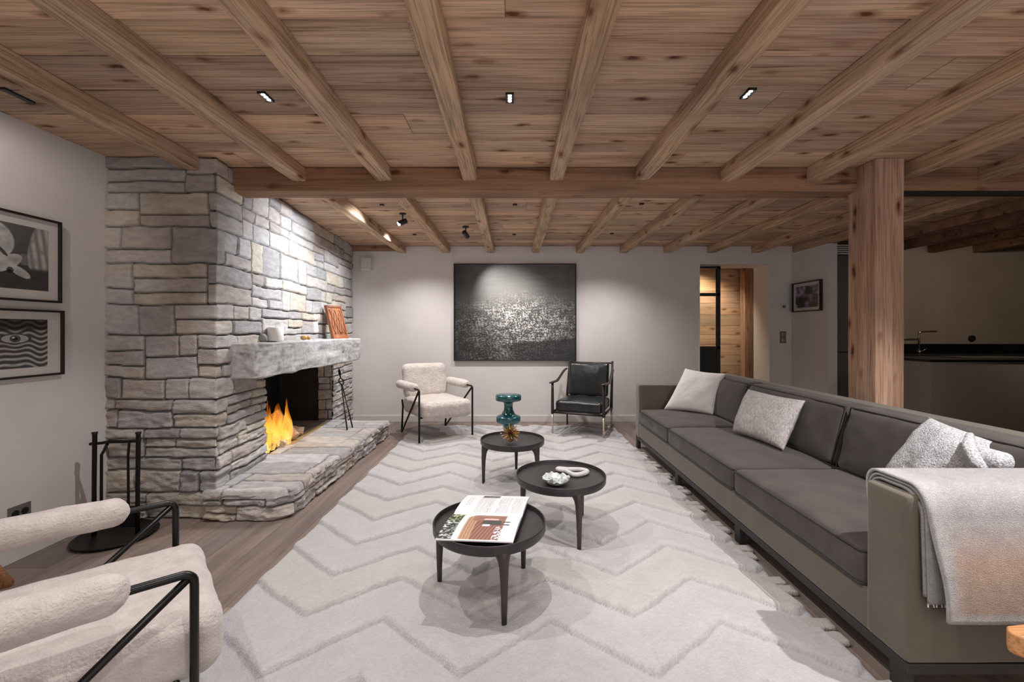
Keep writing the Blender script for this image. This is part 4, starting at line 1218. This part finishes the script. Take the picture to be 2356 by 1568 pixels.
# throw draped over the near arm
TH_org = (1.72, 1.6, 0.72)
TH = thing('wool_throw', 'folded soft beige and white wool throw draped over the near sofa arm', 'blanket', TH_org)
def throw_layer(k, x0, x1, off, zb, name, center):
    prof = []
    # path (y,z): inside of arm -> top -> near face -> bottom
    yi, yo, zt = AN + 0.008 + off, SY0 - 0.006 - off, 0.728 + off
    for z_ in np.linspace(0.56, zt - 0.05, 8): prof.append((yi, z_))
    for a in np.linspace(0, math.pi / 2, 8)[1:]: prof.append((yi - 0.04 * (1 - math.cos(a)) , zt - 0.05 + 0.05 * math.sin(a)))
    for y_ in np.linspace(yi - 0.04, yo + 0.07, 8)[1:]: prof.append((y_, zt))
    R_ = 0.075 + off
    for a in np.linspace(0, math.pi / 2, 12)[1:]: prof.append((yo + 0.07 - 0.07 * math.sin(a), zt - R_ * (1 - math.cos(a))))
    for z_ in np.linspace(zt - R_, zb, 26)[1:]: prof.append((yo - 0.03 * sstep(np.array(zt - z_), 0.05, 0.4) * (k == 2), z_))
    prof = np.array(prof, float)
    # arc length
    n = len(prof); X_ = np.linspace(0, 1, 40)
    P = np.zeros((n, len(X_), 3))
    for i in range(n):
        dn = (i / n)
        left = x0 + (0.035 * sstep(np.array(0.72 - prof[i, 1]), 0.0, 0.35) if k == 2 else 0.012 * dn) 
        P[i, :, 0] = left + (x1 - left) * X_
        P[i, :, 1] = prof[i, 0]; P[i, :, 2] = prof[i, 1]
    wv = (fbm(np.stack([P[..., 0] * 5 + k * 3, P[..., 2] * 2.0], -1), 3, 40 + k) - 0.5)
    fall = sstep(0.66 - P[..., 2], 0, 0.3) * (prof[:, 0:1] < 1.6)
    P[..., 1] -= np.abs(wv) * 0.02 * fall
    th = 0.009
    # thickness outward
    Q = P.copy()
    T_ = np.gradient(P[:, 0, 1:], axis=0); Nn = np.stack([-T_[:, 1], T_[:, 0]], -1) ; Nn /= np.linalg.norm(Nn, axis=1, keepdims=True)
    cen = np.array([1.6, 0.5]); sg = np.sign(((P[:, 0, 1:] - cen) * Nn).sum(1)); Nn *= sg[:, None]
    Q[..., 1] += Nn[:, 0:1] * th; Q[..., 2] += Nn[:, 1:2] * th
    mb = MB().grid(P).grid(Q, flip=True)
    for sl in ((slice(None), 0), (slice(None), -1), (0, slice(None)), (-1, slice(None))):
        mb.grid(np.stack([P[sl], Q[sl]], 1))
    A = np.array(mb.V)
    e_left = sstep(A[:, 0], x0 + 0.03, x0 + 0.11); e_bot = sstep(A[:, 2], zb + 0.010, zb + 0.045)
    fr_ = (e_left * e_bot)[:, None] if center else np.zeros((len(A), 1))
    fl = fbm(A * 45, 3, 60)[:, None]
    top_lit = sstep(A[:, 2], 0.50, 0.66)[:, None]  # whitening by light from above, painted into the upper part
    colc = np.array([0.33, 0.235, 0.18]) * (1 - top_lit) + np.array([0.33, 0.315, 0.315]) * top_lit
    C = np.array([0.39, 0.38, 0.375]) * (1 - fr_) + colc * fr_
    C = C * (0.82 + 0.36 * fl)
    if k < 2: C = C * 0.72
    o = link(name, mb.V, mb.F, M['throw'], TH, smooth=True, col=C, org=TH_org)
    bm = bmesh.new(); bm.from_mesh(o.data); bmesh.ops.remove_doubles(bm, verts=bm.verts, dist=0.0004); bmesh.ops.recalc_face_normals(bm, faces=bm.faces); bm.to_mesh(o.data); bm.free()
    return o
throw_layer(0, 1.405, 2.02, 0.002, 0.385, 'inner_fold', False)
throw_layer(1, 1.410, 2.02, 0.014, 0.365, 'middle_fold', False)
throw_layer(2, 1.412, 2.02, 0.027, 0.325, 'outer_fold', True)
mb = MB(); rs_ = random.Random(8)
for k in range(40):
    x = 1.425 + k * 0.0148; mb.tube([(x, SY0 - 0.024, 0.368), (x + rs_.uniform(-.004, .004), SY0 - 0.026, 0.352)], 0.0022, 5)
o = link('fringe', mb.V, mb.F, M['linen'], TH, org=TH_org); o['kind'] = 'stuff'

# ------------------------------------------------------------------ art
def art(name, label, fn, w, h, nu, nv, frame_w, mount, loc, rz, mat, depth=0.03, cat='picture', group=None):
    """picture in local XZ plane facing -Y, centre at loc"""
    A = thing(name, label, cat, loc, rz, group)
    mb = MB()
    W2, H2 = w / 2, h / 2; f = frame_w
    for (x0, x1, z0, z1) in ((-W2, W2, H2 - f, H2), (-W2, W2, -H2, -H2 + f), (-W2, -W2 + f, -H2 + f, H2 - f), (W2 - f, W2, -H2 + f, H2 - f)):
        mb.box(x0, x1, -depth, 0, z0, z1)
    bld(mb, 'frame', M['blackframe'], A, bevel=0.0015)
    bld(MB().box(-W2 + f, W2 - f, -depth * 0.45, -0.001, -H2 + f, H2 - f), 'mount', M['mount'], A)
    mw, mh = W2 - f - mount[0], H2 - f - mount[1]
    u, v = np.meshgrid(np.linspace(0, 1, nu), np.linspace(0, 1, nv), indexing='ij')
    P = np.stack([-mw + 2 * mw * u, np.full(u.shape, -depth * 0.45 - 0.0012), -mh + 2 * mh * v], -1)
    gridobj('print', P, fn(u, v), None, mat, A, (0, 0, 0), flip=False)
    return A
def city(u, v):
    P = np.stack([u * 4.0, v * 3.2], -1)
    x = u * 150 + 7 * (fbm(P * 0.7, 3, 2) - 0.5) * 2 + 14 * v; y = v * 120 + 9 * (fbm(P * 0.6 + 5, 3, 3) - 0.5) * 2 - 6 * u
    sc_ = 1.0 + 1.2 * sstep(v, 0.2, 0.7)
    g1 = 0.6 * vnoise(np.stack([x * 0.9, y * 1.1], -1), 4) + 0.4 * fbm(np.stack([x * 0.12, y * 0.2], -1), 3, 7)
    lines = np.maximum(np.abs(np.sin(x * 0.8)), np.abs(np.sin(y * 0.9)))
    b_ = sstep(g1, 0.34, 0.80) * (0.45 + 0.55 * sstep(lines, 0.8, 0.98))
    dens = sstep(0.62 - v + 0.10 * (fbm(P * 2, 3, 8) - 0.5) * 2 + 0.10 * np.exp(-((u - 0.55) / 0.3) ** 2), -0.06, 0.22)
    hill = sstep(0.17 + 0.10 * (u - 0.35) - v + 0.05 * (fbm(P * 2.5, 3, 14) - 0.5), -0.01, 0.02) * sstep(u, 0.35, 0.55)
    haze = 0.075 + 0.13 * np.exp(-(((u - 0.48) / 0.30) ** 2 + ((v - 0.68) / 0.22) ** 2)) + 0.05 * (fbm(P * np.array([1.0, 5]), 4, 6) - 0.5)
    strk = fbm(np.stack([u * 3, v * 26], -1), 4, 12); haze = haze + 0.05 * (strk - 0.5) * sstep(v, 0.5, 0.9)
    G = haze * (1 - dens * 0.45) + dens * b_ * (0.34 + 0.30 * np.exp(-(((u - 0.6) / 0.3) ** 2)))
    G = G * (1 - 0.8 * hill)
    G = G * (0.50 + 0.50 * sstep(u + 0.35 * v, 0.10, 0.62)) * (0.62 + 0.38 * sstep(v, 0.0, 0.45))
    G = np.clip(G * (1 - 0.45 * sstep(np.abs(u - 0.5), 0.36, 0.5)), 0.012, 1)
    C = G[..., None] * np.array([1.0, 0.97, 0.93])
    return C
art('large_painting', 'large dark grey aerial city picture in thin black frame on the back wall', city, 1.742, 1.380, 620, 490, 0.014, (0.0, 0.0), (0.031, YB - 0.004, 1.560), 0, M['painting'], 0.035)
def horse(u, v):
    P = np.stack([u * 6, v * 4.5], -1)
    G = 0.045 + 0.09 * fbm(P, 4, 2)
    def blob(cu, cv, ru, rv, a=0.0, s=0.02):
        du, dv = u - cu, v - cv; x = du * math.cos(a) + dv * math.sin(a); y = -du * math.sin(a) + dv * math.cos(a)
        return sstep(1 - np.sqrt((x / ru) ** 2 + (y / rv) ** 2), 0, s * 3)
    fl = fbm(P * 2.5, 4, 3)
    floor_ = sstep(0.42 - v, -0.01, 0.01); G = G * (1 - floor_) + floor_ * (0.035 + 0.03 * fl)
    tab = sstep(0.10 - np.abs(v - 0.47), 0, 0.02) * (u > 0.75); G = np.maximum(G, tab * 0.16)
    body = np.maximum(blob(0.50, 0.72, 0.20, 0.30, 0.1), blob(0.62, 0.38, 0.09, 0.20, -0.7)); body = np.maximum(body, blob(0.74, 0.27, 0.055, 0.13, 0.75)); body = np.maximum(body, blob(0.30, 0.62, 0.2, 0.28))
    G = G * (1 - body) + body * (0.22 + 0.42 * fl)
    ear = np.maximum(blob(0.66, 0.28, 0.03, 0.05), blob(0.60, 0.55, 0.02, 0.08, 0.5)); G = G * (1 - ear * 0.85)
    dr_ = sstep(u - (0.86 - 0.06 * np.sin(v * 3) + 0.10 * (0.6 - v) ** 2), 0, 0.02) * sstep(v, 0.30, 0.38)
    G = G * (1 - dr_) + dr_ * (0.20 + 0.25 * (np.sin(u * 90 + v * 8) * 0.5 + 0.5) * fl * 1.6)
    return np.repeat(G[..., None], 3, -1) * np.array([1, 0.98, 0.95])
def eye(u, v):
    P = np.stack([u * 5, v * 5], -1)
    cu, cv = 0.62, 0.60
    dx = np.abs(u - cu)
    wave = v + 0.055 * np.cos((u - cu) * 2 * np.pi / 0.30) * 0.8 - 0.10 * np.exp(-((u - cu) / 0.12) ** 2) * sstep(0.6 - v, 0, 0.3)
    dp = np.sin(wave * 2 * np.pi * 9 + 1.5 * fbm(P, 3, 2))
    G = 0.06 + 0.34 * sstep(dp, -0.4, 0.9) * (0.6 + 0.7 * fbm(P * 3, 3, 5))
    dark = sstep(v, 0.72, 0.82); G = G * (1 - dark * 0.82)
    lid = np.sqrt((dx / 0.15) ** 2 + ((v - cv) / 0.085) ** 2)
    G = np.where(lid < 1.25, 0.07, G); G = np.where(lid < 1.0, 0.42, G)
    iris = np.sqrt((dx / 0.062) ** 2 + ((v - cv) / 0.075) ** 2)
    G = np.where(iris < 1, 0.10, G); G = np.where(iris < 0.5, 0.01, G)
    hl = np.sqrt(((u - cu + 0.02) / 0.016) ** 2 + ((v - cv - 0.025) / 0.018) ** 2); G = np.where(hl < 1, 0.65, G)
    return np.repeat(G[..., None], 3, -1) * np.array([1, 0.97, 0.92])
art('framed_photograph', 'upper black-framed black and white print of a white horse on left wall', horse, 0.72, 0.497, 200, 150, 0.012, (0.055, 0.055), (XL + 0.003, 2.32, 1.717), math.pi / 2, M['print'], 0.03, group='two framed prints on the left wall')
art('framed_photograph', 'lower black-framed black and white print of an eye above wavy drapery', eye, 0.62, 0.392, 200, 150, 0.012, (0.075, 0.045), (XL + 0.003, 2.385, 1.226), math.pi / 2, M['print'], 0.03, group='two framed prints on the left wall')
def purple(u, v):
    P = np.stack([u * 4, v * 3], -1); f = fbm(P, 5, 9); g = fbm(P * 2 + 3, 4, 4)
    edge_ = np.minimum(np.minimum(u, 1 - u), np.minimum(v, 1 - v)) + 0.04 * (g - 0.5)
    G = 0.03 + 0.55 * sstep(f, 0.45, 0.8)
    C = G[..., None] * np.array([0.70, 0.62, 0.85]) + 0.012
    m_ = sstep(edge_, 0.02, 0.05)[..., None]
    return C * m_ + 0.48 * (1 - m_)
art('small_framed_picture', 'small framed purple grey abstract picture on the narrow wall right of doorway', purple, 0.56, 0.40, 140, 100, 0.014, (0.03, 0.03), (3.967, 5.845, 1.757), -math.pi / 2, M['print'], 0.04)

# ------------------------------------------------------------------ wall fittings
SP = thing('wall_speaker', 'small white box speaker high on back wall beside the stone', 'speaker', (-2.065, YB, 2.235))
bld(MB().box(-0.068, 0.068, -0.11, 0, -0.085, 0.085), 'cabinet', M['white_paint'], SP, bevel=0.006)
bld(MB().box(-0.058, 0.058, -0.114, -0.108, -0.074, 0.074), 'grille', M['mount'], SP, bevel=0.003)
th_ = thing('thermostat', 'small round-dial wall thermostat above the light switches', 'thermostat', (3.86, YB, 1.64))
bld(MB().box(-0.042, 0.042, -0.012, 0, -0.042, 0.042), 'plate', M['skirting'], th_, bevel=0.003)
mb = MB().tube([(0, -0.011, 0), (0, -0.024, 0)], 0.022, 20); bld(mb, 'dial', M['socket'], th_, bevel=0.001)
sw = thing('light_switch', 'grey vertical light switch plate on wall right of the doorway', 'switch', (3.85, YB, 1.205))
bld(MB().box(-0.044, 0.044, -0.008, 0, -0.085, 0.085), 'plate', M['socket'], sw, bevel=0.002)
for z_ in (-0.042, 0.042):
    bld(MB().box(-0.018, 0.018, -0.014, -0.007, z_ - 0.022, z_ + 0.022), 'rocker', M['steel'], sw, bevel=0.002)
sk = thing('wall_socket', 'grey metal double socket plate low on the left wall', 'socket', (XL, 2.472, 0.268))
bld(MB().box(0, 0.008, -0.057, 0.057, -0.042, 0.042), 'plate', M['socket'], sk, bevel=0.002)
for y_ in (-0.024, 0.024):
    bld(MB().tube([(0.007, y_, 0), (0.0105, y_, 0)], 0.019, 20), 'outlet', M['black_plastic'], sk)

# ceiling fittings
dl = ['left of the three lit ceiling downlights in front of main beam', 'middle of the three lit ceiling downlights, directly over the rug', 'right of the three lit ceiling downlights, above the sofa side']
for i, (x, y) in enumerate(FRONT):
    D = thing('recessed_downlight', dl[i], 'lamp', (x, y, CEIL), 0, 'recessed three-lens downlights')
    mb = MB()
    for (x0, x1, y0, y1) in ((-0.02, -0.015, -0.045, 0.045), (0.015, 0.02, -0.045, 0.045), (-0.02, 0.02, -0.045, -0.040), (-0.02, 0.02, 0.040, 0.045)):
        mb.box(x0, x1, y0, y1, -0.007, 0.004)
    mb.box(-0.019, 0.019, -0.044, 0.044, -0.0025, 0.004)
    bld(mb, 'housing', M['black_plastic'], D)
    for k in (-1, 0, 1):
        bld(MB().tube([(0, k * 0.026, -0.0024), (0, k * 0.026, -0.0055)], 0.0095, 16), 'lens', M['lens'], D)
o = bld(MB().box(-0.016, 0.016, -0.07, 0.07, -0.006, 0.003), 'linear_downlight', M['black_plastic'], bevel=0.001); o.location = (-2.53, 2.22, CEIL)
tag(o, 'black slot downlight in the ceiling at far left', 'lamp')
rl = ['tiny recessed spot behind main beam, near the stone chimney', 'tiny recessed spot just behind middle of main beam', 'tiny recessed spot behind main beam toward the doorway side', 'tiny recessed spot near back wall, left of painting', 'tiny recessed spot near back wall over the painting', 'tiny recessed spot near back wall, right of painting']
for i, (x, y) in enumerate(REAR):
    D = thing('recessed_spot', rl[i], 'lamp', (x, y, CEIL), 0, 'recessed spots behind the main beam')
    bld(MB().lathe([(0.012, 0.003), (0.022, 0.003), (0.024, -0.004), (0.020, -0.008), (0.012, -0.008)], 20), 'trim_ring', M['black_plastic'], D)
    bld(MB().tube([(0, 0, -0.0075), (0, 0, -0.0095)], 0.009, 12), 'lens', M['lens'] if False else M['socket'], D)
for (px, py, tx, ty, tz, lab) in ((-1.13, 4.46, -2.17, 3.95, 1.85, 'black cylinder spotlight on ceiling aimed at the stone chimney'), (-0.545, 5.02, -0.08, 6.17, 1.80, 'black cylinder spotlight on ceiling aimed at the large painting')):
    D = thing('ceiling_spotlight', lab, 'lamp', (px, py, CEIL), 0, 'black adjustable ceiling spotlights')
    bld(MB().tube([(0, 0, 0.003), (0, 0, -0.010)], 0.035, 24), 'ceiling_plate', M['black_plastic'], D, bevel=0.001)
    bld(MB().tube([(0, 0, -0.008), (0, 0, -0.075)], 0.007, 10), 'stem', M['black_plastic'], D)
    dv = (Vector((tx, ty, tz)) - Vector((px, py, 2.42))).normalized()
    c_ = Vector((0, 0, -0.088))
    bld(MB().tube([c_ - dv * 0.045, c_ - dv * 0.043, c_ + dv * 0.052], [0.020, 0.027, 0.027], 24), 'lamp_head', M['black_plastic'], D, bevel=0.001)
    bld(MB().tube([c_ + dv * 0.051, c_ + dv * 0.0525], 0.021, 20), 'lens', M['lens'], D)
for l in [o for o in COL.objects if o.type == 'LIGHT']:
    pass
D = thing('surface_light', 'small pale ceiling light tucked behind main beam near the post', 'lamp', (2.95, 3.98, CEIL))
bld(MB().box(-0.09, 0.09, -0.045, 0.045, -0.02, 0.003), 'body', M['white_paint'], D, bevel=0.004)
bld(MB().box(-0.07, 0.07, -0.03, 0.03, -0.023, -0.019), 'diffuser', M['mount'], D)

# ------------------------------------------------------------------ kitchen
KO = thing('kitchen_counter', 'black kitchen worktop run with dark fronts along the dim back wall', 'counter', (6.2, 5.85, 0))
org = (6.2, 5.85, 0)
bld(MB().box(4.95, 7.95, 5.60, 6.14, 0.0, 0.95), 'cabinet_fronts', M['kitchen_brown'], KO, org=org, bevel=0.003)
bld(MB().box(4.93, 7.97, 5.57, 6.14, 0.95, 0.985), 'worktop', M['kitchen_black'], KO, org=org, bevel=0.002)
bld(MB().box(4.93, 7.97, 6.09, 6.148, 0.985, 1.112), 'upstand', M['kitchen_black'], KO, org=org, bevel=0.002)
TPo = thing('kitchen_tap', 'slim bronze kitchen tap standing on the black worktop', 'tap', (5.53, 5.92, 0.985))
bld(MB().tube([(0, 0, 0), (0, 0, 0.27), (0.008, 0, 0.292), (0.03, 0, 0.30), (0.235, 0, 0.305)], 0.012, 12), 'spout', M['steel'], TPo, smooth=True)
bld(MB().tube([(0, 0, 0.0), (0, 0, 0.05)], 0.022, 14).tube([(0.02, -0.01, 0.03), (0.08, -0.03, 0.07)], 0.006, 8), 'lever_base', M['steel'], TPo, smooth=True)
bld(MB().tube([(0.22, 0, 0.305), (0.245, 0, 0.305)], 0.016, 12), 'nozzle', M['pale_metal'], TPo)
IS = thing('kitchen_island', 'plain taupe kitchen island in the dim room behind the sofa', 'island', (6.0, 4.95, 0))
org = (6.0, 4.95, 0)
bld(MB().box(4.44, 7.6, 4.62, 5.25, 0.0, 0.965), 'body', M['kitchen'], IS, org=org, bevel=0.003)
bld(MB().box(4.42, 7.62, 4.60, 5.27, 0.968, 0.992), 'island_top', M['kitchen_black'], IS, org=org, bevel=0.002)
bld(MB().box(5.05, 5.85, 4.80, 5.15, 0.992, 1.0), 'hob', M['steel'], IS, org=org, bevel=0.001)
kb = bld(MB().tube([(0, 0, 0), (0, -0.03, 0)], 0.042, 20), 'wall_outlet', M['black_plastic'], bevel=0.002); kb.location = (6.48, YB - 0.05, 1.19)
tag(kb, 'round black outlet on the wall above the kitchen upstand', 'outlet')
TU = thing('tall_cabinet', 'tall dark grey cabinet with vent grille between wall and timber post', 'cabinet', (4.6, 5.85, 0))
org = (4.6, 5.85, 0)
bld(MB().box(4.115, 4.92, 5.56, 6.14, 0.0, 2.26), 'body', M['tall_unit'], TU, org=org, bevel=0.003)
mb = MB()
for k in range(5): mb.box(4.12, 4.92, 5.55, 6.1, 2.275 + k * 0.027, 2.288 + k * 0.027)
bld(mb, 'vent_grille', M['skirting'], TU, org=org)
bld(MB().box(4.13, 4.90, 5.548, 5.56, 1.02, 1.03), 'drawer_gap', M['kitchen_black'], TU, org=org)

# ------------------------------------------------------------------ wood pieces at the picture edges
CB = thing('wooden_bench', 'smooth orange-brown wooden seat tip at lower right before the sofa arm', 'bench', (1.655, 1.155, 0))
Pn_ = []
outl = [(-0.29, 0.045), (-0.27, 0.065), (-0.20, 0.075), (0.30, 0.10), (0.55, 0.10), (0.55, -0.22), (0.20, -0.20), (-0.15, -0.06), (-0.27, 0.01), (-0.29, 0.028)]
mb = MB(); n_ = len(outl)
mb.add([(x, y, z) for z in (0.415, 0.475) for (x, y) in outl], [tuple(range(n_))[::-1], tuple(range(n_, 2 * n_))] + [(i, (i + 1) % n_, n_ + (i + 1) % n_, n_ + i) for i in range(n_)])
bld(mb, 'seat_board', M['orange_wood'], CB, bevel=0.012, seg=3)
for (x, y) in ((0.10, 0.03), (0.50, 0.05), (0.50, -0.17)):
    bld(MB().tube([(x, y, 0), (x, y, 0.44)], [0.014, 0.020], 12), 'leg', M['orange_wood'], CB, smooth=True)
LB = thing('wooden_stool', 'low orange-brown wooden stool whose splayed leg shows at the left edge', 'stool', (-2.615, 1.96, 0))
bld(MB().lathe([(0, 0.36), (0.10, 0.36), (0.125, 0.372), (0.128, 0.385), (0.12, 0.395), (0, 0.395)], 32), 'seat', M['orange_wood'], LB, smooth=True)
for (x, y) in ((0.035, 0.255), (-0.15, -0.12), (0.02, -0.22)):
    bld(MB().tube([(x, y, 0), (x * 0.35, y * 0.25, 0.368)], [0.030, 0.040], 14), 'leg', M['orange_wood'], LB, smooth=True)
